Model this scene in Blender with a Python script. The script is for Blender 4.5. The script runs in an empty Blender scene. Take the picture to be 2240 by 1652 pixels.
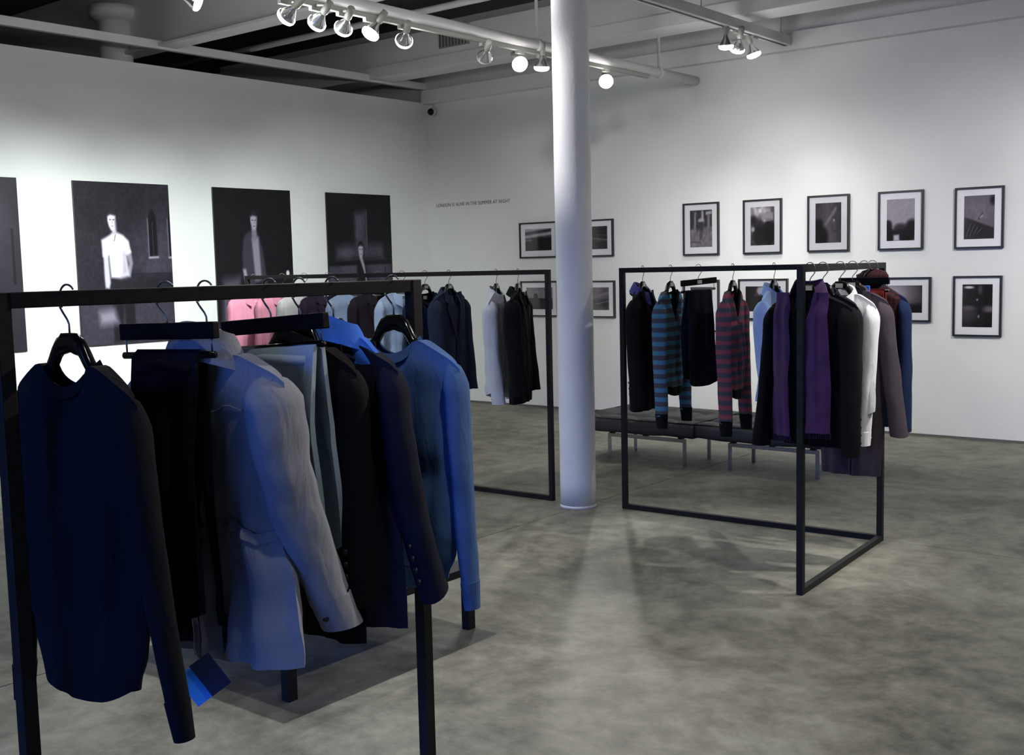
import bpy, bmesh, math, random
import numpy as np
from mathutils import Vector, Matrix, noise as mnoise
random.seed(7)
PI = math.pi
SC = bpy.context.scene
COL = SC.collection

# ------------------------------------------------------------------ camera
CF, CYAW, CPITCH, CROLL, CH = 2461.0, 0.680, 0.0987, -0.0237, 1.6288
def cam_axes():
    cy, sy, cp, sp = math.cos(CYAW), math.sin(CYAW), math.cos(CPITCH), math.sin(CPITCH)
    fwd = Vector((-sy*cp, cy*cp, -sp)); right = Vector((cy, sy, 0)); up = right.cross(fwd)
    r = right*math.cos(CROLL) + up*math.sin(CROLL); u = -right*math.sin(CROLL) + up*math.cos(CROLL)
    return r, u, fwd
_r, _u, _f = cam_axes()
cd = bpy.data.cameras.new('camera'); cam = bpy.data.objects.new('camera', cd); COL.objects.link(cam)
cam.matrix_world = Matrix(((_r.x, _u.x, -_f.x, 0), (_r.y, _u.y, -_f.y, 0), (_r.z, _u.z, -_f.z, CH), (0, 0, 0, 1)))
cd.sensor_fit = 'HORIZONTAL'; cd.sensor_width = 36.0; cd.lens = CF/2240*36.0
cd.clip_start = 0.05; cd.clip_end = 100
SC.camera = cam

# ------------------------------------------------------------------ sky, added window fill, exposure
SC.view_settings.view_transform = 'Standard'; SC.view_settings.look = 'None'
SC.view_settings.gamma = 1.0; SC.view_settings.use_curve_mapping = False
SC.view_settings.exposure = 0.22
W = bpy.data.worlds.new('world'); SC.world = W; W.use_nodes = True
bg = W.node_tree.nodes['Background']; bg.inputs[0].default_value = (0.30, 0.48, 0.95, 1); bg.inputs[1].default_value = 0.3
WIN_FILL = 29.0           # added blue fill, as from an unseen shop window behind the camera
FILL_COL = (0.08, 0.25, 1.0)
LAMP_W = 180.0            # one reflector lamp
GLOW_W = 3.2             # light leaking sideways out of a clear bulb
LAMP_COL = (1.0, 0.975, 0.925)
def area_light(name, loc, target, sx, sy, power, col):
    ld = bpy.data.lights.new(name, 'AREA'); ld.shape = 'RECTANGLE'; ld.size = sx; ld.size_y = sy; ld.energy = power; ld.color = col; ld.spread = math.radians(55)
    o = bpy.data.objects.new(name, ld); COL.objects.link(o); o.location = loc
    o.rotation_euler = (Vector(target)-Vector(loc)).to_track_quat('-Z', 'Y').to_euler(); return o
area_light('window_fill', (-2.6, -3.62, 1.75), (-2.6, 1.4, .4), 5.4, 2.2, WIN_FILL, FILL_COL)  # added fill light, tilted down toward the front clothes

# ------------------------------------------------------------------ constants of the place
XL, YB, ZT = -9.503, 10.225, 3.60        # left wall, back wall, top of the walls
XR, YF = 2.6, -3.8
ZC = 4.55
RH, TUBE = 1.6, 0.0325
PA, PB, PC = Vector((-4.078, 6.216)), Vector((-2.371, 6.276)), Vector((-2.293, 5.035))
PD, PG = Vector((-4.641, 6.1525)), Vector((-7.79, 6.08))
PE, PF = Vector((-2.059, 2.142)), Vector((-2.214, 1.113))

# ------------------------------------------------------------------ mesh helpers
def newobj(name, data, parent=None, mat=None):
    o = bpy.data.objects.new(name, data); COL.objects.link(o)
    if parent is not None: o.parent = parent
    if mat is not None: data.materials.append(mat)
    return o
def finish(name, bm, mat, parent=None, smooth=False, merge=0.0):
    if merge: bmesh.ops.remove_doubles(bm, verts=bm.verts, dist=merge)
    bmesh.ops.recalc_face_normals(bm, faces=bm.faces)
    me = bpy.data.meshes.new(name); bm.to_mesh(me); bm.free()
    if smooth:
        for p in me.polygons: p.use_smooth = True
    return newobj(name, me, parent, mat)
def box(bm, x0, x1, y0, y1, z0, z1):
    v = [bm.verts.new(p) for p in ((x0,y0,z0),(x1,y0,z0),(x1,y1,z0),(x0,y1,z0),(x0,y0,z1),(x1,y0,z1),(x1,y1,z1),(x0,y1,z1))]
    for f in ((0,3,2,1),(4,5,6,7),(0,1,5,4),(1,2,6,5),(2,3,7,6),(3,0,4,7)): bm.faces.new([v[i] for i in f])
    return v
def bevel(o, w, seg=2):
    m = o.modifiers.new('bevel', 'BEVEL'); m.width = w; m.segments = seg; m.limit_method = 'ANGLE'; m.angle_limit = math.radians(40); return o
def boxobj(name, x0, x1, y0, y1, z0, z1, mat, parent=None, bv=0.0):
    bm = bmesh.new(); box(bm, x0, x1, y0, y1, z0, z1); o = finish(name, bm, mat, parent)
    if bv: bevel(o, bv)
    return o
def beam(bm, a, b, w, h=None):
    """square bar from a to b (horizontal or vertical), ends flush"""
    a, b = Vector(a), Vector(b); h = h or w; d = (b-a).normalized()
    up = Vector((0,0,1)) if abs(d.z) < .9 else Vector((1,0,0))
    s = d.cross(up).normalized(); t = s.cross(d).normalized()
    vs = []
    for p in (a, b):
        for (i, j) in ((-1,-1),(1,-1),(1,1),(-1,1)): vs.append(bm.verts.new(p + s*i*w/2 + t*j*h/2))
    for f in ((0,1,2,3),(7,6,5,4),(0,4,5,1),(1,5,6,2),(2,6,7,3),(3,7,4,0)): bm.faces.new([vs[i] for i in f])
def tube(bm, pts, r, n=8, cap=True):
    pts = [Vector(p) for p in pts]; rings = []; rr = r if isinstance(r, (list, tuple)) else [r]*len(pts)
    prev = None
    for i, p in enumerate(pts):
        d = (pts[min(i+1, len(pts)-1)] - pts[max(i-1, 0)]).normalized()
        if prev is None:
            ref = Vector((0,0,1)) if abs(d.z) < .9 else Vector((0,1,0)); s = d.cross(ref).normalized()
        else:
            s = (prev - d*prev.dot(d)).normalized()
        prev = s; t = d.cross(s)
        rings.append([bm.verts.new(p + (s*math.cos(2*PI*k/n) + t*math.sin(2*PI*k/n))*rr[i]) for k in range(n)])
    for a, b in zip(rings[:-1], rings[1:]):
        for k in range(n): bm.faces.new((a[k], a[(k+1)%n], b[(k+1)%n], b[k]))
    if cap:
        bm.faces.new(rings[0][::-1]); bm.faces.new(rings[-1])
def lathe(bm, prof, n=20, cap0=True, cap1=True):
    rings = [[bm.verts.new((r*math.cos(2*PI*k/n), r*math.sin(2*PI*k/n), z)) for k in range(n)] for r, z in prof]
    for a, b in zip(rings[:-1], rings[1:]):
        for k in range(n): bm.faces.new((a[k], a[(k+1)%n], b[(k+1)%n], b[k]))
    if cap0: bm.faces.new(rings[0][::-1])
    if cap1: bm.faces.new(rings[-1])
def gridfaces(bm, G):
    for a, b in zip(G[:-1], G[1:]):
        for i in range(len(a)-1):
            q = [a[i], a[i+1], b[i+1], b[i]]
            q = [v for k, v in enumerate(q) if v not in q[:k]]
            if len(q) >= 3: bm.faces.new(q)
def tag(o, label=None, cat=None, group=None, kind=None):
    if label: o['label'] = label
    if cat: o['category'] = cat
    if group: o['group'] = group
    if kind: o['kind'] = kind
    return o
def thing(name, label, cat, loc=(0,0,0), rz=0.0, group=None):
    o = bpy.data.objects.new(name, None); COL.objects.link(o); o.location = loc; o.rotation_euler = (0,0,rz)
    o.empty_display_size = .1
    return tag(o, label, cat, group)
def solid(o, t, off=0):
    m = o.modifiers.new('solidify', 'SOLIDIFY'); m.thickness = t; m.offset = off
    e = o.modifiers.new('crisp_edges', 'EDGE_SPLIT'); e.split_angle = math.radians(55); return o
def lerp(a, b, t): return a+(b-a)*t
def prof(pts, t):
    for (t0, a), (t1, b) in zip(pts[:-1], pts[1:]):
        if t <= t1:
            q = (t-t0)/(t1-t0); q = q*q*(3-2*q); return a+(b-a)*q
    return pts[-1][1]

# ------------------------------------------------------------------ materials
def mat(name, col, rough=.6, metal=0.0, spec=.5, emit=None, es=0.0):
    m = bpy.data.materials.new(name); m.use_nodes = True; b = m.node_tree.nodes['Principled BSDF']
    b.inputs['Base Color'].default_value = (*col, 1); b.inputs['Roughness'].default_value = rough; b.inputs['Metallic'].default_value = metal
    b.inputs['Specular IOR Level'].default_value = spec
    if emit: b.inputs['Emission Color'].default_value = (*emit, 1); b.inputs['Emission Strength'].default_value = es
    return m
def nd(m, t, **kw):
    n = m.node_tree.nodes.new(t)
    for k, v in kw.items(): setattr(n, k, v)
    return n
def lk(m, a, b): m.node_tree.links.new(a, b)
def bsdf(m): return m.node_tree.nodes['Principled BSDF']
def noisy(name, c0, c1, scale=6, rough=.7, bump=0.0, bscale=60, detail=6, metal=0, spec=.4):
    m = mat(name, c0, rough, metal, spec); tc = nd(m, 'ShaderNodeTexCoord'); nz = nd(m, 'ShaderNodeTexNoise')
    nz.inputs['Scale'].default_value = scale; nz.inputs['Detail'].default_value = detail
    lk(m, tc.outputs['Object'], nz.inputs['Vector']); mx = nd(m, 'ShaderNodeMix', data_type='RGBA')
    mx.inputs[6].default_value = (*c0, 1); mx.inputs[7].default_value = (*c1, 1)
    rp = nd(m, 'ShaderNodeMapRange'); rp.inputs[1].default_value = .3; rp.inputs[2].default_value = .7
    lk(m, nz.outputs['Fac'], rp.inputs[0]); lk(m, rp.outputs[0], mx.inputs[0]); lk(m, mx.outputs[2], bsdf(m).inputs['Base Color'])
    if bump:
        n2 = nd(m, 'ShaderNodeTexNoise'); n2.inputs['Scale'].default_value = bscale; n2.inputs['Detail'].default_value = 3
        lk(m, tc.outputs['Object'], n2.inputs['Vector']); bp = nd(m, 'ShaderNodeBump'); bp.inputs['Strength'].default_value = bump
        bp.inputs['Distance'].default_value = .01; lk(m, n2.outputs['Fac'], bp.inputs['Height']); lk(m, bp.outputs[0], bsdf(m).inputs['Normal'])
    return m
def fabric(name, col, rough=.9, sheen=.2, weave=900, bump=.12, var=.18):
    m = mat(name, col, rough, 0, .15); b = bsdf(m)
    b.inputs['Sheen Weight'].default_value = sheen*min(1, max(col)*8); b.inputs['Sheen Roughness'].default_value = .6
    b.inputs['Sheen Tint'].default_value = (*[min(1, c*2+.05) for c in col], 1)
    tc = nd(m, 'ShaderNodeTexCoord'); n1 = nd(m, 'ShaderNodeTexNoise'); n1.inputs['Scale'].default_value = 9; n1.inputs['Detail'].default_value = 8
    lk(m, tc.outputs['Object'], n1.inputs['Vector']); hs = nd(m, 'ShaderNodeMapRange'); hs.inputs[1].default_value = .25; hs.inputs[2].default_value = .75
    hs.inputs[3].default_value = 1-var; hs.inputs[4].default_value = 1+var; lk(m, n1.outputs['Fac'], hs.inputs[0])
    mx = nd(m, 'ShaderNodeMix', data_type='RGBA', blend_type='MULTIPLY'); mx.inputs[0].default_value = 1; mx.inputs[6].default_value = (*col, 1)
    lk(m, hs.outputs[0], mx.inputs[7]); lk(m, mx.outputs[2], b.inputs['Base Color'])
    n2 = nd(m, 'ShaderNodeTexNoise'); n2.inputs['Scale'].default_value = weave; n2.inputs['Detail'].default_value = 2
    lk(m, tc.outputs['Object'], n2.inputs['Vector']); bp = nd(m, 'ShaderNodeBump'); bp.inputs['Strength'].default_value = bump; bp.inputs['Distance'].default_value = .004
    lk(m, n2.outputs['Fac'], bp.inputs['Height'])
    mp = nd(m, 'ShaderNodeMapping'); mp.inputs['Scale'].default_value = (1, 1, .35); lk(m, tc.outputs['Object'], mp.inputs['Vector'])
    n3 = nd(m, 'ShaderNodeTexNoise'); n3.inputs['Scale'].default_value = 26; n3.inputs['Detail'].default_value = 4; n3.inputs['Distortion'].default_value = .6; lk(m, mp.outputs[0], n3.inputs['Vector'])
    b2 = nd(m, 'ShaderNodeBump'); b2.inputs['Strength'].default_value = .45; b2.inputs['Distance'].default_value = .012
    lk(m, n3.outputs['Fac'], b2.inputs['Height']); lk(m, bp.outputs[0], b2.inputs['Normal']); lk(m, b2.outputs[0], b.inputs['Normal'])
    return m
def striped(name, c0, c1, c2, period):
    """horizontal knit stripes c0/c1 with a marled flank c2"""
    m = fabric(name, c0); tc = nd(m, 'ShaderNodeTexCoord'); sp = nd(m, 'ShaderNodeSeparateXYZ'); lk(m, tc.outputs['Object'], sp.inputs[0])
    mt = nd(m, 'ShaderNodeMath', operation='DIVIDE'); mt.inputs[1].default_value = period; lk(m, sp.outputs[2], mt.inputs[0])
    fr = nd(m, 'ShaderNodeMath', operation='FRACT'); lk(m, mt.outputs[0], fr.inputs[0])
    gt = nd(m, 'ShaderNodeMath', operation='GREATER_THAN'); gt.inputs[1].default_value = .52; lk(m, fr.outputs[0], gt.inputs[0])
    nz = nd(m, 'ShaderNodeTexNoise'); nz.inputs['Scale'].default_value = 220; lk(m, tc.outputs['Object'], nz.inputs['Vector'])
    a = nd(m, 'ShaderNodeMix', data_type='RGBA'); a.inputs[6].default_value = (*c0, 1); a.inputs[7].default_value = (*c1, 1); lk(m, gt.outputs[0], a.inputs[0])
    b = nd(m, 'ShaderNodeMix', data_type='RGBA'); b.inputs[7].default_value = (*c2, 1); lk(m, a.outputs[2], b.inputs[6])
    ml = nd(m, 'ShaderNodeMath', operation='MULTIPLY'); ml.inputs[1].default_value = .45; lk(m, nz.outputs['Fac'], ml.inputs[0]); lk(m, ml.outputs[0], b.inputs[0])
    lk(m, b.outputs[2], bsdf(m).inputs['Base Color']); return m
def tartan(name, base, c1, c2, period):
    m = fabric(name, base); tc = nd(m, 'ShaderNodeTexCoord'); sp = nd(m, 'ShaderNodeSeparateXYZ'); lk(m, tc.outputs['Object'], sp.inputs[0])
    def band(o, per, th):
        d = nd(m, 'ShaderNodeMath', operation='DIVIDE'); d.inputs[1].default_value = per; lk(m, o, d.inputs[0])
        f = nd(m, 'ShaderNodeMath', operation='FRACT'); lk(m, d.outputs[0], f.inputs[0])
        g = nd(m, 'ShaderNodeMath', operation='GREATER_THAN'); g.inputs[1].default_value = th; lk(m, f.outputs[0], g.inputs[0]); return g.outputs[0]
    a = nd(m, 'ShaderNodeMix', data_type='RGBA'); a.inputs[6].default_value = (*base, 1); a.inputs[7].default_value = (*c1, 1); lk(m, band(sp.outputs[2], period, .7), a.inputs[0])
    b = nd(m, 'ShaderNodeMix', data_type='RGBA'); b.inputs[7].default_value = (*c2, 1); lk(m, a.outputs[2], b.inputs[6]); lk(m, band(sp.outputs[0], period, .75), b.inputs[0])
    lk(m, b.outputs[2], bsdf(m).inputs['Base Color']); return m

M = {}
M['wall'] = noisy('white wall paint', (.78,.79,.78), (.74,.75,.745), 1.2, .75, .12, 90, spec=.3)
M['ceil'] = noisy('shade darkened ceiling', (.10,.10,.105), (.07,.07,.075), 2, .9)  # colour darkened to stand in for the unlit recesses between beams
M['beam'] = noisy('white beam paint', (.80,.80,.80), (.74,.74,.74), 2, .7, .08, 40)
M['col'] = noisy('grey white column paint', (.77,.78,.80), (.73,.74,.76), 5, .6, .25, 55)
M['pipe'] = noisy('white pipe paint', (.62,.61,.62), (.55,.54,.55), 5, .5)
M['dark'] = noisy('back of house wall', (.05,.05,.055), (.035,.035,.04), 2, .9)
M['black'] = noisy('black powder coated steel', (.010,.010,.011), (.015,.015,.016), 30, .55, .05, 200, spec=.18)
M['bar'] = mat('matt black hanger bar', (.004,.004,.004), .6, 0, .08)
M['hblack'] = mat('black lacquered hanger', (.004,.004,.005), .16, 0, .35)
M['wire'] = mat('hanger wire', (.24,.24,.235), .35, 1.0)
M['steel'] = noisy('brushed steel', (.42,.42,.43), (.34,.34,.35), 40, .3, metal=1.0)
M['lamp'] = mat('grey lamp socket', (.30,.30,.28), .5)
M['refl'] = mat('silvered bulb', (.75,.75,.76), .12, .9)
M['lens'] = mat('lit bulb face', (1,1,1), .3, 0, .5, (1,.99,.96), 14.0)
M['lensoff'] = mat('unlit bulb face', (.5,.5,.5), .2)
M['cush'] = noisy('charcoal leather', (.035,.036,.038), (.022,.023,.025), 9, .5, .2, 120)
M['sticker'] = mat('beige size sticker', (.55,.50,.42), .6)
M['mat_board'] = mat('white mat board', (.80,.79,.82), .8)
M['frame'] = mat('black picture frame', (.012,.012,.013), .35)
M['ink'] = mat('grey vinyl lettering', (.10,.10,.10), .6)
M['button'] = mat('dark horn button', (.012,.010,.010), .3)

def floor_material():
    m = mat('polished concrete', (.2,.2,.19), .4, 0, .4); tc = nd(m, 'ShaderNodeTexCoord')
    def nz(s, d=8, dist=0.0, rough=.6):
        n = nd(m, 'ShaderNodeTexNoise'); n.inputs['Scale'].default_value = s; n.inputs['Detail'].default_value = d
        n.inputs['Distortion'].default_value = dist; n.inputs['Roughness'].default_value = rough; lk(m, tc.outputs['Generated' if 0 else 'Object'], n.inputs['Vector']); return n
    a = nz(1.1, 10, .5, .72); b = nz(7, 10, .3, .7); c = nz(60, 3)
    r = nd(m, 'ShaderNodeValToRGB'); e = r.color_ramp.elements
    e[0].position = .40; e[0].color = (.078,.074,.056, 1); e[1].position = .61; e[1].color = (.275,.272,.222, 1)
    x = e.new(.5); x.color = (.172,.168,.135, 1)
    ad = nd(m, 'ShaderNodeMath', operation='MULTIPLY_ADD'); ad.inputs[1].default_value = .4; lk(m, b.outputs['Fac'], ad.inputs[0])
    sc = nd(m, 'ShaderNodeMath', operation='MULTIPLY'); sc.inputs[1].default_value = .6; lk(m, a.outputs['Fac'], sc.inputs[0]); lk(m, sc.outputs[0], ad.inputs[2])
    lk(m, ad.outputs[0], r.inputs[0]); lk(m, r.outputs[0], bsdf(m).inputs['Base Color'])
    rr = nd(m, 'ShaderNodeMapRange'); rr.inputs[3].default_value = .48; rr.inputs[4].default_value = .66; lk(m, b.outputs['Fac'], rr.inputs[0]); lk(m, rr.outputs[0], bsdf(m).inputs['Roughness'])
    bp = nd(m, 'ShaderNodeBump'); bp.inputs['Strength'].default_value = .08; bp.inputs['Distance'].default_value = .01; lk(m, c.outputs['Fac'], bp.inputs['Height']); lk(m, bp.outputs[0], bsdf(m).inputs['Normal'])
    return m
M['floor'] = floor_material()
M['joint'] = mat('joint filler', (.05,.05,.045), .8)
def glazing():
    m = bpy.data.materials.new('picture glazing'); m.use_nodes = True; nt = m.node_tree; nt.nodes.clear()
    o = nt.nodes.new('ShaderNodeOutputMaterial'); t = nt.nodes.new('ShaderNodeBsdfTransparent'); g = nt.nodes.new('ShaderNodeBsdfGlossy'); g.inputs['Roughness'].default_value = .05
    f = nt.nodes.new('ShaderNodeFresnel'); f.inputs[0].default_value = 1.35; x = nt.nodes.new('ShaderNodeMixShader')
    nt.links.new(f.outputs[0], x.inputs[0]); nt.links.new(t.outputs[0], x.inputs[1]); nt.links.new(g.outputs[0], x.inputs[2]); nt.links.new(x.outputs[0], o.inputs[0]); return m
M['glass'] = glazing()
def print_material(name, rough):
    m = mat(name, (.5,.5,.5), rough, 0, .3); a = nd(m, 'ShaderNodeVertexColor'); a.layer_name = 'print'; lk(m, a.outputs[0], bsdf(m).inputs['Base Color']); return m
M['poster'] = print_material('satin photo print', .45); M['photo'] = print_material('matte photo print', .7)

# ------------------------------------------------------------------ the shell
def struct(o): o['kind'] = 'structure'; return o
fl = struct(boxobj('floor', -13.5, XR+.2, YF-.2, YB+.2, -.12, -.006, M['joint']))
xs = [-13.5, -9.45, -4.36, XR+.2]; ys = [YF-.2, 1.2, 6.30, YB+.2]
for i in range(3):
    for j in range(3):
        boxobj('slab', xs[i]+.003, xs[i+1]-.003, ys[j]+.003, ys[j+1]-.003, -.02, 0, M['floor'], fl)
struct(boxobj('wall_left', XL-.14, XL, YF, YB, 0, ZT+.015, M['wall']))
struct(boxobj('wall_back', -13.5, XR+.2, YB, YB+.2, 0, ZC, M['wall']))
struct(boxobj('wall_right', XR, XR+.2, YF, YB, 0, ZC, M['wall']))
wf = bmesh.new()      # wall behind the camera, with an opening for the added shop window
for a in ((-13.5, -5.4, 0, ZC), (.2, XR+.2, 0, ZC), (-5.4, .2, 0, .6), (-5.4, .2, 2.9, ZC)): box(wf, a[0], a[1], YF-.2, YF, a[2], a[3])
struct(finish('wall_front', wf, M['wall']))
w1 = struct(thing('window_1', None, None, (-2.6, YF-.1, .6)))  # unseen window, added to house the blue fill
for k in range(5): boxobj('mullion', -2.8+k*1.4-.03, -2.8+k*1.4+.03, -.04, .04, 0, 2.3, M['black'], w1)
for k in range(2): boxobj('rail', -2.8, 2.8, -.04, .04, k*2.24, k*2.24+.06, M['black'], w1)
for k in range(4): boxobj('pane', -2.77+k*1.4, -1.43+k*1.4, -.004, .004, .06, 2.24, M['glass'], w1)
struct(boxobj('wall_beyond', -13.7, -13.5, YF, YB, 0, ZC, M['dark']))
struct(boxobj('ceiling', -13.7, XR+.2, YF-.2, YB+.2, ZC, ZC+.15, M['ceil']))
struct(boxobj('shadow_strip_back', XL, XR, YB-.012, YB, 0, .022, mat('shadow gap', (.12,.12,.11), .8)))  # raised dark strip, its colour standing in for a shadow gap
# header beam above the left wall, soffit along the back wall, ceiling beams
struct(boxobj('trim_1', XL-.06, XL, YF, YB, 3.778, 3.858, M['beam'], bv=.004))
struct(boxobj('trim_2', XL, XR, YB-.10, YB, 3.594, 3.76, M['wall'], bv=.004))
b1 = tag(thing('ceiling_beam', 'white painted ceiling beam with bottom flange, nearer of the two', 'beam', (0, 6.6, 3.8), 0, 'ceiling beams'))
boxobj('web', -13.4, XR, -.02, .06, .03, .74, M['beam'], b1); boxobj('flange', -13.4, XR, -.11, .10, 0, .03, M['beam'], b1, .004)
b2 = tag(thing('ceiling_duct', 'boxed white ceiling duct with grey vent grille, running near back wall', 'duct', (0, 9.3, 3.8)))
boxobj('casing', -13.4, XR, 0, .34, .13, .42, M['beam'], b2, .006); boxobj('ledge', -13.4, XR, -.02, .34, 0, .13, M['beam'], b2, .006)
vg = boxobj('vent_grille', -8.42, -7.99, -.016, 0, .195, .405, M['lamp'], b2)
for k in range(9): boxobj('louvre', -8.405+k*.046, -8.405+k*.046+.012, -.022, -.016, .205, .395, M['ceil'], vg)
for k, yy in enumerate((4.0, 1.4, -1.2)):
    bb = thing('ceiling_beam', ['white painted ceiling beam above the front clothes rack', 'white painted ceiling beam above the camera', 'white painted ceiling beam nearest the added shop window'][k], 'beam', (0, yy, 3.8), 0, 'ceiling beams')
    boxobj('web', -13.4, XR, -.02, .06, .03, .74, M['beam'], bb); boxobj('flange', -13.4, XR, -.11, .10, 0, .03, M['beam'], bb, .004)
bm = bmesh.new(); tube(bm, [(-13.3, 7.6, 3.92), (XR-.1, 7.6, 3.92)], .03, 10)
tag(finish('ceiling_conduit', bm, M['pipe'], None, True), 'thin white conduit running between the ceiling beam and duct', 'pipe')

# columns
def column(name, label, x, y, r, z1, m):
    t = thing(name, label, 'column', (x, y, 0)); bm = bmesh.new(); n = 40; prf = []
    for k in range(25): prf.append((r*(1+.006*math.sin(k*2.1)+.004*math.sin(k*5.3)), z1*k/24))
    lathe(bm, prf, n); finish('shaft', bm, m, t, True)
    bm = bmesh.new(); lathe(bm, [(r*1.02, .0), (r*1.02, .012), (r, .02)], n); finish('base_bead', bm, m, t, True)
    bm = bmesh.new(); lathe(bm, [(r, z1-.02), (r*1.5, z1+.03), (r*1.5, z1+.12)], n); finish('capital', bm, m, t, True)
    return t
column('round_column', 'tall round white column between the two back racks', -4.383, 6.104, .121, 4.4, M['col'])
column('round_column', 'round column in the dark space above the left wall', -10.23, 6.5, .16, 4.15, M['col'])

# pipe with lamps, track, rods
pp = thing('lighting_pipe', 'long round white lighting pipe hung from the ceiling, ending at back wall', 'pipe', (-5.78, 0, 3.44))
bm = bmesh.new(); tube(bm, [(0, -3.0, 0), (0, YB-.02, 0)], .045, 16); finish('pipe', bm, M['pipe'], pp, True)
boxobj('lamp_track', -.018, .018, -2.5, 9.3, -.075, -.045, M['lamp'], pp)
for yy in (1.5, 4.6, 7.58, 9.5):
    bm = bmesh.new(); tube(bm, [(0, yy, .02), (0, yy, ZC-3.44)], .014, 8); finish('hanger_rod', bm, M['pipe'], pp, True)
    bm = bmesh.new(); tube(bm, [(0, yy-.025, 0), (0, yy+.025, 0)], .052, 16); finish('clamp', bm, M['pipe'], pp, True)
tr = thing('lighting_track', 'square grey lighting track running to the back wall on right', 'track', (-4.76, 0, 3.67))
boxobj('channel', -.05, .05, -2.0, YB-.1, -.035, .05, M['pipe'], tr, .004); boxobj('slot', -.012, .012, -2.0, YB-.12, -.038, -.035, M['ceil'], tr)
for yy in (2.0, 5.0, 8.5, 10.0):
    bm = bmesh.new(); tube(bm, [(0, yy, .05), (0, yy, ZC-3.67)], .006, 6); finish('hanger_rod', bm, M['pipe'], tr, True)

# ------------------------------------------------------------------ lamps
def lamp(label, top, bulb, aim, on=True, power=1.0, cone=75, blend=.9, color=None):
    top, bulb, aim = Vector(top), Vector(bulb), Vector(aim); d = (aim-bulb).normalized()
    t = thing('reflector_lamp', label, 'lamp', bulb, 0, 'reflector lamps on the ceiling tracks')
    q = d.to_track_quat('-Z', 'Y').to_matrix().to_4x4()
    back = -d*.17
    def P(name, bm, m, smooth=True):
        o = finish(name, bm, m, t, smooth); o.matrix_local = q; return o
    bm = bmesh.new(); lathe(bm, [(.016,.215),(.026,.21),(.026,.12),(.02,.11)], 16); P('socket', bm, M['lamp'])
    bm = bmesh.new(); lathe(bm, [(.019,.115),(.021,.095),(.03,.075),(.046,.05),(.058,.03),(.063,.012)], 24, True, False); P('reflector', bm, M['refl'])
    bm = bmesh.new(); lathe(bm, [(.0635,.02),(.0645,.008),(.060,-.004),(.045,-.014),(.02,-.019),(.004,-.02)], 24, False, True); P('bulb_face', bm, M['lens'] if on else M['lensoff'])
    j = -d*.19; bm = bmesh.new(); tube(bm, [top-bulb, Vector((top.x-bulb.x, top.y-bulb.y, max(j.z+.03, .02))), j], .009, 8); finish('stem', bm, M['lamp'], t, True)
    bm = bmesh.new(); box(bm, -.016,.016,-.045,.045,-.02,.012); o = finish('track_adapter', bm, M['lamp'], t); o.location = top-bulb
    if on:
        ld = bpy.data.lights.new('lamp_light', 'SPOT'); ld.energy = LAMP_W*power; ld.spot_size = math.radians(cone); ld.spot_blend = blend; ld.shadow_soft_size = .05; ld.color = color or LAMP_COL
        gd = bpy.data.lights.new('bulb_glow', 'POINT'); gd.energy = GLOW_W*power; gd.shadow_soft_size = .05; gd.color = ld.color; go = bpy.data.objects.new('bulb_glow', gd); COL.objects.link(go); go.parent = t; go.location = d*.09
        lo = bpy.data.objects.new('lamp_light', ld); COL.objects.link(lo); lo.parent = t; lo.matrix_local = Matrix.Translation(d*.03) @ q
    return t
PX, PZ, TX, TZ = -5.78, 3.36, -4.76, 3.63
PL = [ # y, aim, label, power, cone
 (4.91, (XL, 4.7, 1.0), 'lamp at the near end of the lit cluster, tilted toward left wall', 2.9, 62),
 (5.17, (XL, 5.8, 1.1), 'second lamp of the near cluster on the pipe, glowing edge', 2.0, 58),
 (5.41, (XL, 7.0, 1.0), 'tilted glass bulb lamp third along the round pipe', 1.7, 58),
 (5.66, (-6.6, 3.4, 0.0), 'round bulb lamp fourth along the pipe, pointing down', .5, 80),
 (6.00, (XL, 8.6, 1.0), 'round bulb lamp hanging straight from pipe left of the vent', 1.5, 60),
 (7.35, (-2.2, 4.9, 0.3), 'dazzling lamp facing the viewer left of the column', .45, 60),
 (7.636, (-6.3, 8.0, 0.0), 'small bulb lamp hanging just left of the column', .5, 70),
 (8.593, (-3.4, 5.6, 1.1), 'dazzling lamp facing the viewer right of the column', .9, 44),
]
for y, aim, lab, pw, cn in PL:
    b = Vector((PX, y, 3.255)); lamp(lab, (PX, y, PZ), b, aim, True, pw, cn, .9, (.92, 1.0, .96) if aim[0] == XL else None)
lamp('dark unlit lamp below the vent grille', (PX, 6.9, PZ), (PX, 6.9, 3.25), (-7.5, 8.2, 2.2), False)
for y, aim, lab, pw, cn in [
 (4.25, (-4.38, 6.1, 2.55), 'lamp at top edge of the photo above the second poster', 1.1, 32),
 (3.4, (-5.2, 5.6, .3), 'added lamp on the pipe just beyond the top edge of the photo', .5, 60),  # added with the next one, out of view, for more light
 (2.2, (XL, 2.8, 1.0), 'added lamp on the near part of the pipe, lighting bare left wall', 1.6, 62)]:
    lamp(lab, (PX, y, PZ), (PX, y, 3.255), aim, True, pw, cn)
TL = [(8.93, (-5.0, 9.4, 0), 'leftmost lamp of the three on the square track', .45, 80),
 (9.13, (-6.2, YB, .2), 'middle lamp of the three on the square track', .3, 70),
 (9.46, (-3.9, YB, .0), 'rightmost lamp of the three on the square track', .2, 70),
 (6.6, (-4.4, YB, 1.5), 'lamp on the square track above the striped sweaters', .9, 50),
 (5.8, (-5.3, YB, 1.6), 'lamp on the square track aimed at the upper picture row', .9, 46),
 (5.0, (-7.4, YB, 1.2), 'lamp on the square track aimed past the column at small pictures', 1.0, 46),
 (4.0, (-2.9, 2.3, 0.0), 'lamp on the square track above the low table', 1.3, 66),
 (3.0, (-3.0, 4.0, 0.0), 'added fill lamp on the square track left of the open floor', .5, 100)]  # last one is unseen, added to even out the floor light
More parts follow.
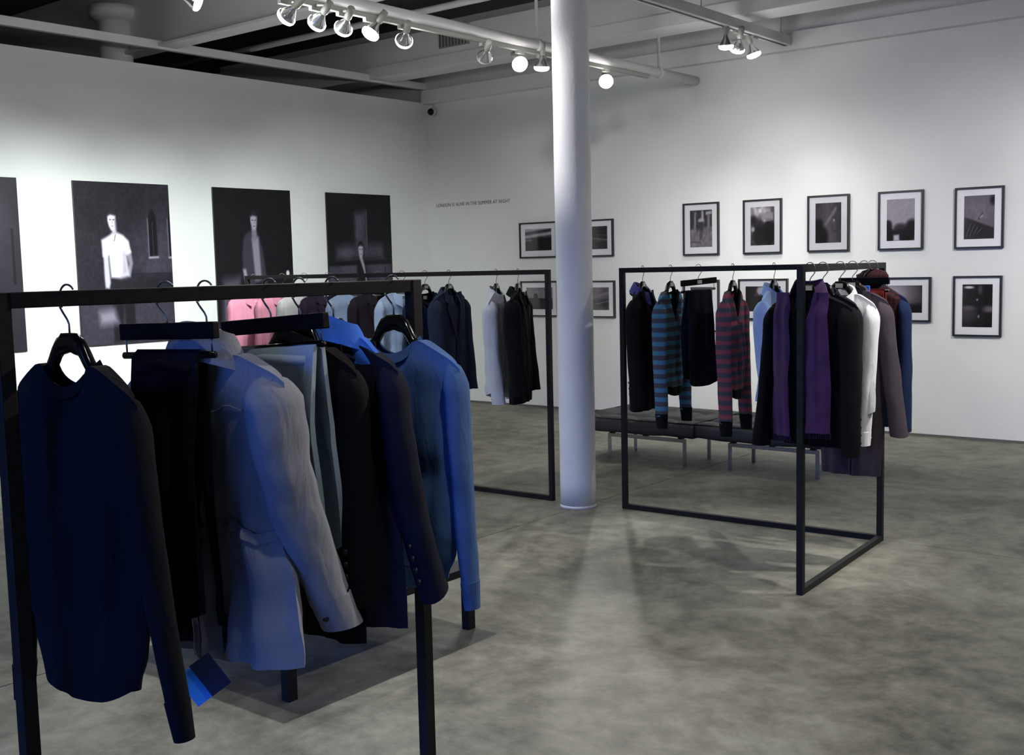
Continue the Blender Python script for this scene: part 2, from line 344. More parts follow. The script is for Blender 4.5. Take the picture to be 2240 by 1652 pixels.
for y, aim, lab, pw, cn in TL:
    lamp(lab, (TX, y, TZ), (TX, y, 3.46), aim, True, pw, cn)

tr2 = thing('lighting_track', 'added square grey lighting track, out of view right of the pictures', 'track', (-.9, 0, 3.67))  # unseen track, added to carry more lamps
boxobj('channel', -.05, .05, -2.0, YB-.1, -.035, .05, M['pipe'], tr2, .004); boxobj('slot', -.012, .012, -2.0, YB-.12, -.038, -.035, M['ceil'], tr2)
for yy in (2.0, 5.0, 8.5, 10.0):
    bm = bmesh.new(); tube(bm, [(0, yy, .05), (0, yy, ZC-3.67)], .006, 6); finish('hanger_rod', bm, M['pipe'], tr2, True)
for y, aim, lab, pw, cn in [(6.9, (-2.9, YB, 1.2), 'lamp on the right hand track aimed at the lower pictures', 1.3, 66), (6.5, (-.9, YB, 1.3), 'lamp on the right hand track aimed at bare back wall', 1.4, 72),
 (6.1, (-2.3, 5.7, 1.1), 'lamp on the right hand track aimed at the white shirt', 1.6, 36), (5.4, (-2.2, 1.7, 1.2), 'lamp on the right hand track aimed at the front rack', 2.2, 28), (1.6, (-1.6, 3.0, 0), 'added fill lamp on the right hand track nearest the viewer', .4, 90), (4.3, (-1.5, 4.5, 0), 'added fill lamp on the right hand track above open floor', .7, 95), (7.3, (-3.0, 6.6, 0), 'added fill lamp on the right hand track behind the L rack', .5, 90)]:  # the last three are added floor fill, out of view
    lamp(lab, (-.9, y, TZ), (-.9, y, 3.46), aim, True, pw, cn, .9, (1.0, .84, .68) if 'front rack' in lab else None)

# security camera in the corner
sc_ = thing('security_camera', 'small dome security camera in the upper wall corner', 'camera', (-9.38, YB-.02, 3.50))
bm = bmesh.new(); lathe(bm, [(.055,0),(.055,.02),(.04,.03)], 20); o = finish('mount', bm, M['pipe'], sc_, True); o.rotation_euler = (PI/2, 0, 0)
bm = bmesh.new(); bmesh.ops.create_uvsphere(bm, u_segments=16, v_segments=10, radius=.042); o = finish('dome', bm, M['hblack'], sc_, True); o.location = (0, -.04, 0)
bm = bmesh.new(); tube(bm, [(0,0,.0),(0,0,.09)], .01, 8); finish('conduit', bm, M['pipe'], sc_, True)

# ------------------------------------------------------------------ racks
def rack(name, label, posts, links):
    c = sum((Vector(p) for p in posts), Vector((0,0)))/len(posts); t = thing(name, label, 'clothes rack', (c.x, c.y, 0), 0, 'black frame clothes racks')
    for p in posts:
        bm = bmesh.new(); beam(bm, (p.x-c.x, p.y-c.y, 0), (p.x-c.x, p.y-c.y, RH), TUBE); o = finish('post', bm, M['black'], t); bevel(o, .002)
        d = (Vector(links[0][1])-Vector(links[0][0]))
    for a, b in links:
        d = (b-a).normalized()*TUBE/2
        for nm, z in (('top_bar', RH-TUBE/2), ('bottom_bar', TUBE/2)):
            bm = bmesh.new(); beam(bm, (a.x-c.x+d.x, a.y-c.y+d.y, z), (b.x-c.x-d.x, b.y-c.y-d.y, z), TUBE); bevel(finish(nm, bm, M['black'], t), .002)
    return t
rack('clothes_rack', 'L shaped black steel clothes rack right of the column', [PA, PB, PC], [(PA, PB), (PC, PB)])
rack('clothes_rack', 'long black steel clothes rack in the middle, behind the front rack', [PD, PG], [(PG, PD)])
rack('clothes_rack', 'black steel clothes rack nearest the viewer at left', [PF, PE], [(PF, PE)])

# ------------------------------------------------------------------ hangers
def hook(parent, zt):
    bm = bmesh.new(); r = .029; pts = []
    for k in range(15):
        a = math.radians(42 + k*12.6); pts.append((-r*math.cos(a), 0, -.0165 + r*math.sin(a)))
    pts += [(.030,0,-.034),(.018,0,-.048),(.006,0,-.06),(0,0,-.07),(0,0,zt)]
    tube(bm, pts, .0024, 6); return finish('hook', bm, M['wire'], parent, True)
def suit_hanger(label, loc, rz, hw=.21, sticker=True, group='black suit hangers'):
    t = thing('suit_hanger', label, 'hanger', loc, rz, group); hook(t, -.095); bm = bmesh.new(); n = 44; rows = []
    for i in range(n+1):
        x = lerp(-hw, hw, i/n); a = abs(x)/hw
        zt = prof([(0,-.088),(.14,-.089),(.19,-.097),(.50,-.160),(1,-.224)], a); zb = prof([(0,-.128),(.16,-.134),(.42,-.176),(.55,-.188),(1,-.244)], a)
        th = prof([(0,.010),(.3,.012),(.6,.012),(1,.010)], a); yo = 0
        q = .25*(zt-zb)
        rows.append([bm.verts.new((x, yo+sy*th, z)) for sy, z in ((-1,zb+q),(-1,zt-q),(-.5,zt),(.5,zt),(1,zt-q),(1,zb+q),(.5,zb),(-.5,zb))])
    for a, b in zip(rows[:-1], rows[1:]):
        for k in range(8): bm.faces.new((a[k], b[k], b[(k+1)%8], a[(k+1)%8]))
    bm.faces.new(rows[0]); bm.faces.new(rows[-1][::-1]); finish('hanger_body', bm, M['hblack'], t, True)
    if sticker: boxobj('size_sticker', -.02, .02, -.0125, -.0105, -.122, -.100, M['sticker'], t)
    return t
def clamp_hanger(label, loc, rz, hw=.14, tilt=0.0, sticker=False):
    t = thing('trouser_hanger', label, 'hanger', loc, rz, 'black trouser hangers'); hook(t, -.085)
    o = boxobj('wood_bar', -hw, hw, -.011, .011, -.115, -.078, M['bar'], t, .003); o.rotation_euler = (0, tilt, 0)
    for s in (-1, 1):
        bm = bmesh.new(); tube(bm, [(s*(hw-.012), 0, -.10-s*tilt*hw), (s*(hw-.012), 0, -.150-s*tilt*hw)], .0022, 6); finish('wire', bm, M['wire'], t, True)
    bm = bmesh.new(); tube(bm, [(-hw+.004, 0, -.150+tilt*hw), (hw-.004, 0, -.150-tilt*hw)], .008, 10); finish('lower_rod', bm, M['hblack'], t, True)
    if sticker: boxobj('size_sticker', -.02, .02, -.013, -.0112, -.108, -.086, M['sticker'], t)
    return t

# ------------------------------------------------------------------ garments (front faces local -Y, hook at the origin)
BASE = dict(hw=.225, neck=.078, zn=-.142, drop=.068, zh=-.84, fd=.07, bd=.018, v=False, T=[(0,.019),(.12,.04),(.5,.048),(1,.046)],
            w=[(0,1.0),(.12,.98),(.5,.95),(1,1.0)], fold=.012, nf=3.2, ph=0.0, hemc=0.0, sl=.60, sr=.056, cuff=.044, out=.02, fwd=.05, slz=0.0)
def ztop(P, x, side):
    a = abs(x); n, hw = P['neck'], P['hw']
    if a >= n:
        q = (a-n)/(hw-n); return P['zn'] - P['drop']*(q**1.1) - (.012*max(0, (q-.8)/.2)**2) - .016*max(0, 1-(a-n)/.035)**2
    q = a/n; d = P['fd'] if side < 0 else P['bd']
    return P['zn'] - .016 - d*((1-q) if (P['v'] and side < 0) else math.sqrt(max(0, 1-q*q)))
def body_pt(P, u, v, side, off=0.0):
    wv = prof(P['w'], v); hw = P['hw']; zt = ztop(P, u*hw, side); zb = P['zh'] + P['hemc']*u*u
    z = zt + (zb-zt)*v; T = prof(P['T'], v); rim = (max(0, 1-abs(u)**2.8))**.6
    y = side*T*rim; amp = P['fold']*min(1, max(0, (v-.1)/.5))*((1-.8*max(0, (v-.72)/.28)) if P.get('rib') else 1)
    f = math.sin(u*PI*P['nf']+P['ph']+v*1.3) + .5*math.sin(u*PI*P['nf']*1.9+1.7+P['ph']*2-v*2.0) + .35*math.sin(v*9+u*4+P['ph'])
    x = u*hw*wv
    nz = mnoise.noise(Vector((u*2.6+P['ph']*3, v*4.5, side*1.7+P['ph']))) + .55*mnoise.noise(Vector((u*6.5, v*9+P['ph']*5, side*2.3)))
    f += 1.1*nz*P.get('wr', 1.0)
    y += f*amp*(.35+.65*rim) + side*off*(.3+.7*rim)
    x += .35*amp*math.sin(v*7+P['ph']+u*2)
    return (x, y, z)
def make_body(P, m, parent, name='body'):
    bm = bmesh.new(); hw, nk = P['hw'], P['neck']; un = nk/hw
    us = [-1+ (1-un)*i/9 for i in range(10)] + [-un+2*un*i/8 for i in range(1, 8)] + [un+(1-un)*i/9 for i in range(10)]
    vs = [0, .012, .035, .07] + [.11+.89*i/26 for i in range(27)]; edge = {}
    G = {}
    for side in (-1, 1):
        g = []
        for j, v in enumerate(vs):
            row = []
            for i, u in enumerate(us):
                if i in (0, len(us)-1) and side == 1: row.append(G[-1][j][i]); continue
                row.append(bm.verts.new(body_pt(P, u, v, side)))
            g.append(row)
        G[side] = g; gridfaces(bm, g)
    for i in range(len(us)-1):
        if abs(us[i]) >= un-1e-6 and abs(us[i+1]) >= un-1e-6:
            q = [G[-1][0][i], G[-1][0][i+1], G[1][0][i+1], G[1][0][i]]; q = [a for k, a in enumerate(q) if a not in q[:k]]
            if len(q) >= 3: bm.faces.new(q)
    o = finish(name, bm, m, parent, True); solid(o, .004, -1); return o
def sleeve_ring(P, s, t):
    hw = P['hw']*prof(P['w'], .05); zt = ztop(P, P['hw'], 1)
    z = zt + .012 - t*P['sl'] + P['slz']*t
    cap = min(1, .18+math.sqrt(min(1, t/.085))*.82)
    r = lerp(P['sr'], P['cuff'], min(1, t**1.15)); fl_ = P.get('flat', .58); rx = r*cap*fl_; ry = r*cap*P.get('ryk', 1.02)
    cx = s*(hw - P['sr']*fl_*.78 + .010*min(1, t/.12) + (P.get('out1', P['out']) if s > 0 else P['out'])*t**1.2); cy = -(P.get('fwd1', P['fwd']) if s > 0 else P['fwd'])*max(0, t-.15)**1.5*1.3
    return cx, cy, z, rx, ry
def make_sleeve(P, s, m, parent, t1=1.0, n=26):
    bm = bmesh.new(); rings = []; nn = 18
    for i in range(n+1):
        t = t1*(i/n)**1.25; cx, cy, z, rx, ry = sleeve_ring(P, s, t); row = []
        for k in range(nn):
            a = 2*PI*k/nn; w = 1 + P['fold']*6*min(1, t*3)*(.5*math.sin(3*a+t*8+s) + .35*math.sin(2*a-t*13+P['ph']) + 1.3*P.get('wr', 1.0)*mnoise.noise(Vector((math.cos(a)*1.3, math.sin(a)*1.3+s, t*7+P['ph']))))
            row.append(bm.verts.new((cx+rx*w*math.cos(a), cy+ry*w*math.sin(a), z + .004*math.sin(a*2+t*6) - .025*t*math.sin(a)*(P['fwd']/.05)*.3)))
        rings.append(row)
    for a, b in zip(rings[:-1], rings[1:]):
        for k in range(nn): bm.faces.new((a[k], a[(k+1)%nn], b[(k+1)%nn], b[k]))
    bm.faces.new(rings[0]); o = finish('sleeve', bm, m, parent, True); solid(o, .0035, -1); return o
def make_cuff(P, s, m, parent, t0, t1, k0, k1, name='cuff', flare=0.0):
    bm = bmesh.new(); rings = []; nn = 18
    for i in range(5):
        q = i/4; t = lerp(t0, t1, q); cx, cy, z, rx, ry = sleeve_ring(P, s, t); k = lerp(k0, k1, q) + flare*q
        rings.append([bm.verts.new((cx+rx*k*math.cos(2*PI*a/nn), cy+ry*k*math.sin(2*PI*a/nn), z)) for a in range(nn)])
    for a, b in zip(rings[:-1], rings[1:]):
        for k in range(nn): bm.faces.new((a[k], a[(k+1)%nn], b[(k+1)%nn], b[k]))
    o = finish(name, bm, m, parent, True); solid(o, .004, 0); return o
def make_hem(P, m, parent, h=.055):
    bm = bmesh.new(); g = []
    for j in range(4):
        q = j/3; row = []
        for side, us in ((-1, [-1+2*i/24 for i in range(25)]), (1, [1-2*i/24 for i in range(1, 24)])):
            for u in us:
                x, y, z = body_pt(P, u, 1, side); k = prof([(0,1.0),(.25,.98),(1,.94)], q); row.append(bm.verts.new((x*k, y*.95*k, z+.006-h*q*(1-.5*abs(u)**4)-.012*(1-u*u)*q)))
        row.append(row[0]); g.append(row)
    gridfaces(bm, g); o = finish('hem_band', bm, m, parent, True); solid(o, .004, 0); return o
def make_neckband(P, m, parent, h=.022, out=.004):
    bm = bmesh.new(); g = [[], []]; n = 15
    seq = [(-1, -1+2*i/n) for i in range(n+1)] + [(1, 1-2*i/n) for i in range(1, n)]
    for side, q in seq:
        x = q*P['neck']; z = ztop(P, x, side); y = side*P['T'][0][1]*1.0
        e = (1-abs(q))*.012
        g[0].append(bm.verts.new((x*1.08, y+side*(out+e), z-.012))); g[1].append(bm.verts.new((x*.98, y*.8+side*e*.6, z+h-.008)))
    for r in g: r.append(r[0])
    gridfaces(bm, g); o = finish('neckband', bm, m, parent, True); solid(o, .005, 0); return o
def make_collar(P, m, parent, stand=.04, leaf=.055, up=0.0, spread=1.0, tip=.03):
    """folded shirt or jacket collar around the back and sides of the neck, open at the front"""
    bm = bmesh.new(); n = 28; g = []
    for i in range(n+1):
        th = math.radians(lerp(-158, 158, i/n)); q = abs(th)/math.radians(158); c_, s_ = math.cos(th), math.sin(th)
        rx, ry = P['neck']*.98, .052; x = rx*s_; y = ry*c_; zb = P['zn'] - .004 - .055*max(0, -c_)*spread - .024*s_*s_
        st = stand*(1-.35*q*q); lf = leaf + tip*q**3
        nrm = Vector((s_, c_*.8, 0)).normalized()
        top = Vector((x, y, zb+st)) - nrm*.006
        pts = [Vector((x, y, zb-.015)), Vector((x, y, zb+st*.5))-nrm*.004, top, top+nrm*.009+Vector((0,0,.001)), top+nrm*(.020+.012*up)+Vector((0,0,-lf*.5)), top+nrm*(.030+.02*up)+Vector((0,0,-lf))]
        g.append([bm.verts.new(p) for p in pts])
    gridfaces(bm, g); o = finish('collar', bm, m, parent, True); solid(o, .003, 0); return o
def conform(P, bm, edges, off, n=24, k=5):
    """strip laid on the front: edges(t) -> (xl, xr, z)"""
    g = []
    for i in range(n+1):
        xl, xr, z = edges(i/n); row = []
        for j in range(k+1):
            x = lerp(xl, xr, j/k); u = max(-.98, min(.98, x/P['hw'])); zt = ztop(P, u*P['hw'], -1); v = max(0, min(1, (zt-z)/(zt-P['zh'])))
            y = body_pt(P, u, v, -1, off)[1]; row.append(bm.verts.new((x, y-.003, z)))
        g.append(row)
    gridfaces(bm, g)
def make_lapels(P, m, parent, zbut=-.50, wid=.075):
    z0 = P['zn']-.005
    for s in (-1, 1):
        bm = bmesh.new()
        def ed(t):
            z = lerp(z0, zbut, t); xi = s*lerp(P['neck']*.95, .004, min(1, t*1.02)); w = wid*(1-t)**.55*(.45+.55*min(1, t*4))
            if .22 < t < .30: w *= .72
            return xi, xi+s*w, z
        conform(P, bm, ed, .012, 30, 4); o = finish('lapel', bm, m, parent, True); solid(o, .004, 0)
def make_placket(P, m, parent, bmat, z0, z1, n=6, w=.016):
    bm = bmesh.new(); conform(P, bm, lambda t: (-w, w, lerp(z0, z1, t)), .004, 24, 2); solid(finish('placket', bm, m, parent, True), .002, 0)
    for k in range(n):
        z = lerp(z0-.02, z1+.06, k/(n-1)); zt = ztop(P, 0, -1); v = (zt-z)/(zt-P['zh']); p = body_pt(P, 0, max(0, min(1, v)), -1, .009)
        bm = bmesh.new(); lathe(bm, [(.0055,-.0015),(.006,0),(.0045,.0015)], 10); o = finish('button', bm, bmat, parent, True); o.rotation_euler = (PI/2, 0, 0); o.location = (0, p[1]-.006, z)
def sleeve_buttons(P, s, parent, n=4, t0=.76, t1=.92, ang=80, m=None, rad=.0075):
    for k in range(n):
        t = lerp(t0, t1, k/max(1, n-1)); cx, cy, z, rx, ry = sleeve_ring(P, s, t); a = math.radians(ang)
        nx, ny = math.cos(a)*s, math.sin(a); bm = bmesh.new(); lathe(bm, [(rad*.9,-.002),(rad,0),(rad*.7,.002)], 12)
        o = finish('button', bm, m or M['button'], parent, True); o.location = (cx+(rx+.004)*nx, cy+(ry+.004)*ny, z); o.rotation_euler = Vector((nx, ny, 0)).to_track_quat('Z', 'Y').to_euler()
def seam(P, parent, m, pts, name='seam', off=.003):
    """fine stitched ridge through (u, v, side) points of the body"""
    bm = bmesh.new(); tube(bm, [body_pt(P, u, v, sd, off) for u, v, sd in pts], .0016, 5); return finish(name, bm, m, parent, True)
def back_seams(P, parent, m, yoke=True, centre=True):
    for s in (-1, 1): seam(P, parent, m, [(s*(.90-.10*math.sin(t*PI)), .02+.26*t, 1) for t in [k/10 for k in range(11)]], 'armhole_seam')
    if yoke: seam(P, parent, m, [(-.84+1.68*k/24, .16, 1) for k in range(25)], 'yoke_seam')
    if centre: seam(P, parent, m, [(0.0, .03+.96*k/30, 1) for k in range(31)], 'centre_back_seam')
def mk(P): d = dict(BASE); d.update(P); return d
def sweater(label, loc, rz, m, rib=None, P={}, group=None, inner=None):
    P = mk(dict(dict(zh=-.78, sl=.66, cuff=.04, rib=True), **P)); t = thing('sweater', label, 'sweater', loc, rz, group); rib = rib or m
    make_body(P, m, t); make_hem(P, rib, t); make_neckband(P, rib, t)
    for s in (-1, 1): make_sleeve(P, s, m, t, .9); make_cuff(P, s, rib, t, .885, 1.0, .98, .84)
    if inner:
        bm = bmesh.new(); z0 = ztop(P, 0, -1); g = [[bm.verts.new((x, .004, z)) for x in (-.02, 0, .02)] for z in (P['zn']-.035, P['zn']-.06)]
        gridfaces(bm, g); solid(finish('neck_label', bm, inner, t), .002)
    return t
def shirt(label, loc, rz, m, P={}, group=None, bmat=None, back=False):
    P = mk(dict(dict(zh=-.86, sl=.64, cuff=.045, fd=.05, hemc=.05, fold=.014, T=[(0,.014),(.12,.042),(.5,.05),(1,.05)]), **P)); t = thing('shirt', label, 'shirt', loc, rz, group)
    make_body(P, m, t); make_collar(P, m, t); make_placket(P, m, t, bmat or M['sticker'], P['zn']-P['fd']-.005, P['zh']+.05)
    for s in (-1, 1):
        make_sleeve(P, s, m, t, .92); make_cuff(P, s, m, t, .90, 1.0, 1.0, 1.06); sleeve_buttons(P, s, t, 1, .95, .95, 60, bmat or M['sticker'], .006)
    return t
def jacket(label, loc, rz, m, P={}, group=None, name='jacket', cat='jacket', lapels=True, collar_up=0.0, nbut=4):
    P = mk(dict(dict(zh=-.90, sl=.68, sr=.062, cuff=.056, drop=.058, hw=.235, fd=.06, T=[(0,.024),(.12,.05),(.5,.056),(1,.056)], fold=.009), **P))
    t = thing(name, label, cat, loc, rz, group); make_body(P, m, t); make_collar(P, m, t, .034, .05, .3, 1.0, .02)
    if group == G1: back_seams(P, t, m, False)
    if lapels: make_lapels(P, m, t)
    bm = bmesh.new(); conform(P, bm, lambda q: (-.003, .02, lerp(-.5 if lapels else P['zn']-.08, P['zh']+.01, q)), .006, 20, 2); solid(finish('front_edge', bm, m, t, True), .003, 0)
    for s in (-1, 1):
        make_sleeve(P, s, m, t, 1.0); sleeve_buttons(P, s, t, nbut)
    return t
def trousers(label, loc, rz, m, hw=.12, ln=.62, m2=None, group=None, ph=0., flare=1.0, ztop_=-.143, tilt=0.0):
    """trousers folded over the lower rod: one sheet going up, over and down, with crease folds"""
    t = thing('trousers', label, 'trousers', loc, rz, group); bm = bmesh.new(); g = []; n = 40; k = 22
    for i in range(n+1):
        q = -1+2*i/n; a = abs(q); side = -1 if q < 0 else 1; row = []
        for j in range(k+1):
            u = -1+2*j/k; z = ztop_ - ln*max(0, a-.03)/.97*(1 if side < 0 else .93)*(1-.05*abs(u)**4*a) - tilt*u*hw; w = hw*lerp(1, flare, a)
            yy = side*(.010+.020*min(1, a*2.5)) if a > .001 else 0
            yy += (.010*math.sin(u*PI*2.2+ph+a*2)+.006*math.sin(u*9+a*5+ph))*min(1, a*2)
            if a < .04: yy *= a/.04
            row.append(bm.verts.new((u*w+.012*math.sin(a*5+ph)*a, yy, z)))
        g.append(row)
    gridfaces(bm, g); o = finish('legs', bm, m, t, True); solid(o, .012, 0)
    if m2:
        bm = bmesh.new(); g = []
        for i in range(5):
            row = []
            for j in range(k+1):
                u = -1+2*j/k; z = ztop_-ln*lerp(.94, 1.06, i/4); row.append(bm.verts.new((u*hw*flare*1.01+.012*math.sin(5+ph), -.040+.01*math.sin(u*PI*2.2+ph+2), z)))
            g.append(row)
        gridfaces(bm, g); solid(finish('hem_turnup', bm, m2, t, True), .01, 0)
    bm = bmesh.new(); z0 = ztop_+.004
    tube(bm, [(-hw*.85, .02, z0-.04+tilt*hw*.85), (0, .026, z0-.03), (hw*.85, .02, z0-.04-tilt*hw*.85)], .012, 8); finish('waistband', bm, m, t, True)
    return t

F_ = {}
def fb(k, col, **kw): F_[k] = fabric(k, col, **kw); return F_[k]
fb('navy knit', (.005,.0065,.013)); fb('navy rib', (.0045,.006,.012)); fb('black wool', (.0035,.0035,.005)); fb('midnight wool', (.005,.006,.012))
fb('grey cotton', (.215,.235,.295), var=.1); fb('pale twill', (.30,.38,.46), var=.08); fb('navy blazer', (.008,.010,.026)); fb('bright blue poplin', (.045,.16,.70), var=.08)
fb('blue knit', (.06,.13,.32)); fb('blue rib', (.055,.12,.29)); fb('pink poplin', (.50,.20,.28), var=.08); fb('off white poplin', (.66,.63,.62), var=.06)
fb('plum wool', (.055,.035,.062)); fb('pale blue poplin', (.46,.60,.80), var=.08); fb('brown black wool', (.030,.024,.030)); fb('white poplin', (.80,.81,.84), var=.04)
fb('light grey poplin', (.50,.53,.58), var=.06); fb('purple silk', (.052,.020,.078), rough=.6, var=.25); fb('plum grey cotton', (.055,.042,.056)); fb('denim navy', (.008,.018,.06)); fb('blue oxford', (.30,.42,.72), var=.1)
fb('violet lining', (.06,.06,.20)); fb('red wool', (.14,.014,.012)); fb('teal label', (.02,.35,.55)); fb('red label', (.7,.01,.015))
F_['teal stripe'] = striped('teal stripe knit', (.045,.042,.056), (.04,.20,.32), (.13,.14,.17), .058)
F_['red stripe'] = striped('red stripe knit', (.045,.045,.065), (.27,.04,.06), (.14,.13,.15), .056)
F_['tartan'] = tartan('red tartan', (.034,.008,.011), (.010,.008,.014), (.05,.012,.012), .022)
F_['dark check'] = tartan('dark blue check', (.008,.010,.022), (.03,.035,.06), (.02,.022,.04), .035)

def at(P0, P1, s, H=RH):
    d = (P1-P0).normalized(); p = P0+d*s; return (p.x, p.y, H)

# ---- front rack (backs toward the viewer)
dF = (PE-PF).normalized(); angF = math.atan2(dF.y, dF.x) - PI/2     # bar direction relative to +Y
def fr(s): return at(PF, PE, s)
def put_front(s, yaw): return fr(s), angF + yaw
G1 = 'clothes on the front rack'
l, r = put_front(.136, .20); suit_hanger('lacquered hanger holding the dark navy sweater at far left', l, r+PI, .18)
sweater('dark navy crew neck sweater hanging leftmost on the front rack', l, r+PI, F_['navy knit'], F_['navy rib'], dict(ryk=.85, hw=.215, zh=-.80, sl=.70, out=.065, fwd=.03, out1=.03, fwd1=-.02, cuff=.031, sr=.044, bd=.055, fd=.055, ph=.6, drop=.075, w=[(0,1.0),(.12,.98),(.5,.95),(.82,.93),(.94,.88),(1,.80)]), G1)
l, r = put_front(.353, .38); clamp_hanger('wide trouser hanger with the black trousers on front rack', l, r+PI, .135, .02)
trousers('black checked trousers folded over a hanger beside the navy sweater', l, r+PI, F_['midnight wool'], .092, .64, F_['dark check'], G1, .4, .96, -.143, .01)
l, r = put_front(.448, .25); suit_hanger('hanger inside the stone grey field jacket', l, r+PI, .19)
P_grey = mk(dict(hw=.235, zh=-.845, sl=.585, sr=.088, cuff=.056, drop=.058, fold=.015, out=.03, fwd=.15, ph=1.1, fd=.06, neck=.085, wr=1.7, ryk=.92, T=[(0,.024),(.12,.044),(.5,.046),(.545,.034),(.60,.046),(1,.056)], w=[(0,1.0),(.12,.97),(.45,.90),(.55,.88),(.7,.98),(1,1.10)]))
tj = thing('field_jacket', 'stone grey cotton field jacket with drawn waist and buttoned cuff on front rack', 'jacket', l, r+PI, G1)
make_body(P_grey, F_['grey cotton'], tj); make_collar(P_grey, F_['grey cotton'], tj, .068, .08, .7, 1.0, .03)
for s in (-1, 1):
    make_sleeve(P_grey, s, F_['grey cotton'], tj, .90); make_cuff(P_grey, s, F_['grey cotton'], tj, .88, 1.02, 1.04, 1.02, 'cuff', .08); sleeve_buttons(P_grey, s, tj, 1, .96, .96, 70, M['button'], .009)
bm = bmesh.new(); g = []
for i in range(4):
    row = []
    for side, us in ((-1, [-1+2*k/40 for k in range(41)]), (1, [1-2*k/40 for k in range(1, 40)])):
        for u in us:
            x, y, z = body_pt(P_grey, u, .54+.012*i, side, .008); row.append(bm.verts.new((x*1.01, y+side*.004*math.sin(i*PI/3)+.003*math.sin(u*60), z+.006*math.sin(u*25))))
    row.append(row[0]); g.append(row)
gridfaces(bm, g); solid(finish('waist_drawcord', bm, F_['grey cotton'], tj, True), .003, 0)
back_seams(P_grey, tj, F_['grey cotton'])
l, r = put_front(.614, .16); clamp_hanger('tilted trouser hanger holding the pale blue trousers on front rack', l, r+PI, .185, .07)
trousers('pale blue grey trousers folded over a tilted hanger on front rack', l, r+PI, F_['pale twill'], .165, .50, None, G1, 1.9, 1.15, -.150, .07)
l, r = put_front(.696, .10); suit_hanger('hanger inside the black jacket on front rack', l, r+PI, .168)
jacket('black wool jacket behind the pale trousers on front rack', l, r+PI, F_['black wool'], dict(hw=.20, zh=-.855, sl=.56, ph=2.2, fwd=.0, out=.0, T=[(0,.021),(.12,.036),(.5,.038),(1,.038)], ryk=.72), G1)
l, r = put_front(.79, .16); suit_hanger('hanger inside the navy blazer and bright blue shirt', l, r+PI, .19)
P_bl = dict(T=[(0,.021),(.12,.036),(.5,.038),(1,.038)], ryk=.72, hw=.215, zh=-.84, sl=.575, sr=.062, cuff=.056, fwd=.09, out=.03, ph=.2, drop=.06)
jacket('navy blazer with four cuff buttons over a bright blue shirt, front rack', l, r+PI, F_['navy blazer'], P_bl, G1)
ts = thing('shirt', 'bright blue shirt collar showing above the navy blazer', 'shirt', l, r+PI, G1)
Ps = mk(dict(hw=.19, neck=.082, zn=-.118, zh=-.42, drop=.09, T=[(0,.010),(.12,.03),(1,.03)], fold=.004, fd=.06)); make_body(Ps, F_['bright blue poplin'], ts); make_collar(Ps, F_['bright blue poplin'], ts, .045, .058, .4)
l, r = put_front(.975, .15); suit_hanger('lacquered hanger holding the mid blue sweater at the rack end', l, r+PI, .18)
sweater('mid blue fine knit sweater at right end of the front rack', l, r+PI, F_['blue knit'], F_['blue rib'], dict(hw=.222, zh=-.735, sl=.625, out=.014, fwd=.02, cuff=.028, sr=.042, bd=.045, fd=.05, ph=2.6, w=[(0,1.0),(.12,.98),(.5,.94),(.82,.92),(.94,.87),(1,.78)]), G1)
# swing tags of the checked trousers
lt = Vector(put_front(.353, .38)[0]); tg = thing('swing_tag', 'bright blue and dark navy card tags dangling below the checked trousers', 'tag', (lt.x+.085, lt.y-.02, .775), .98)
bm = bmesh.new(); tube(bm, [(0,0,.12),(.004,-.004,.05),(0,-.01,.0)], .0015, 6); finish('cord', bm, M['hblack'], tg, True)
bm = bmesh.new(); box(bm, -.025,.025,-.0008,.0008,-.082,.006); o = finish('navy_card', bm, mat('navy card', (.006,.016,.07), .6), tg); o.location = (0,-.012,.0); o.rotation_euler = (0, -.56, 0)
bm = bmesh.new(); box(bm, -.025,.025,-.0008,.0008,-.085,.0); o = finish('blue_card', bm, mat('bright blue card', (.05,.36,1.0), .6), tg); o.location = (-.034,-.006,-.020); o.rotation_euler = (0, -.58, 0)

# ---- L rack, long side A-B (fronts toward +X)
dAB = (PB-PA).normalized(); 
def sAB(x): return (x-PA.x)/dAB.x
R90 = PI/2
G2 = 'clothes on the L shaped rack'
def ab(x, yaw): return at(PA, PB, sAB(x)), yaw
l, r = ab(-3.925, 1.80); suit_hanger('hanger of the black jacket by the left post of L rack', l, r, .168)
jacket('black jacket with violet shirt collar, leftmost on the L rack', l, r, F_['black wool'], dict(zh=-.92, hw=.19, sl=.70, ph=.5, fwd=.03, out=0, sr=.055), G2)
ts = thing('shirt', 'violet shirt tucked inside the leftmost black jacket of L rack', 'shirt', l, r, G2); Ps = mk(dict(hw=.19, neck=.08, zn=-.13, zh=-.42, drop=.085, T=[(0,.010),(.12,.03),(1,.03)], fold=.004)); make_body(Ps, F_['violet lining'], ts); make_collar(Ps, F_['violet lining'], ts, .04, .055, .4)
l, r = ab(-3.722, 1.68); suit_hanger('hanger of the teal striped sweater', l, r, .158)
sweater('teal and charcoal striped V neck sweater on the L rack', l, r, F_['teal stripe'], F_['black wool'], dict(hw=.185, zh=-.76, sl=.80, sr=.05, cuff=.04, v=True, fd=.15, ph=1.2, fwd=.02, w=[(0,1.0),(.12,.97),(.5,.86),(1,.7)]), G2, F_['teal label'])
l, r = ab(-3.525, 1.3); clamp_hanger('trouser hanger with beige sticker on the L rack', l, r, .15, -.05, True)
trousers('black trousers folded over a hanger between the striped sweaters', l, r, F_['midnight wool'], .095, .60, None, G2, 2.4, 1.35, -.15, -.05)
l, r = ab(-3.29, 1.72); suit_hanger('hanger of the red striped sweater', l, r, .158)
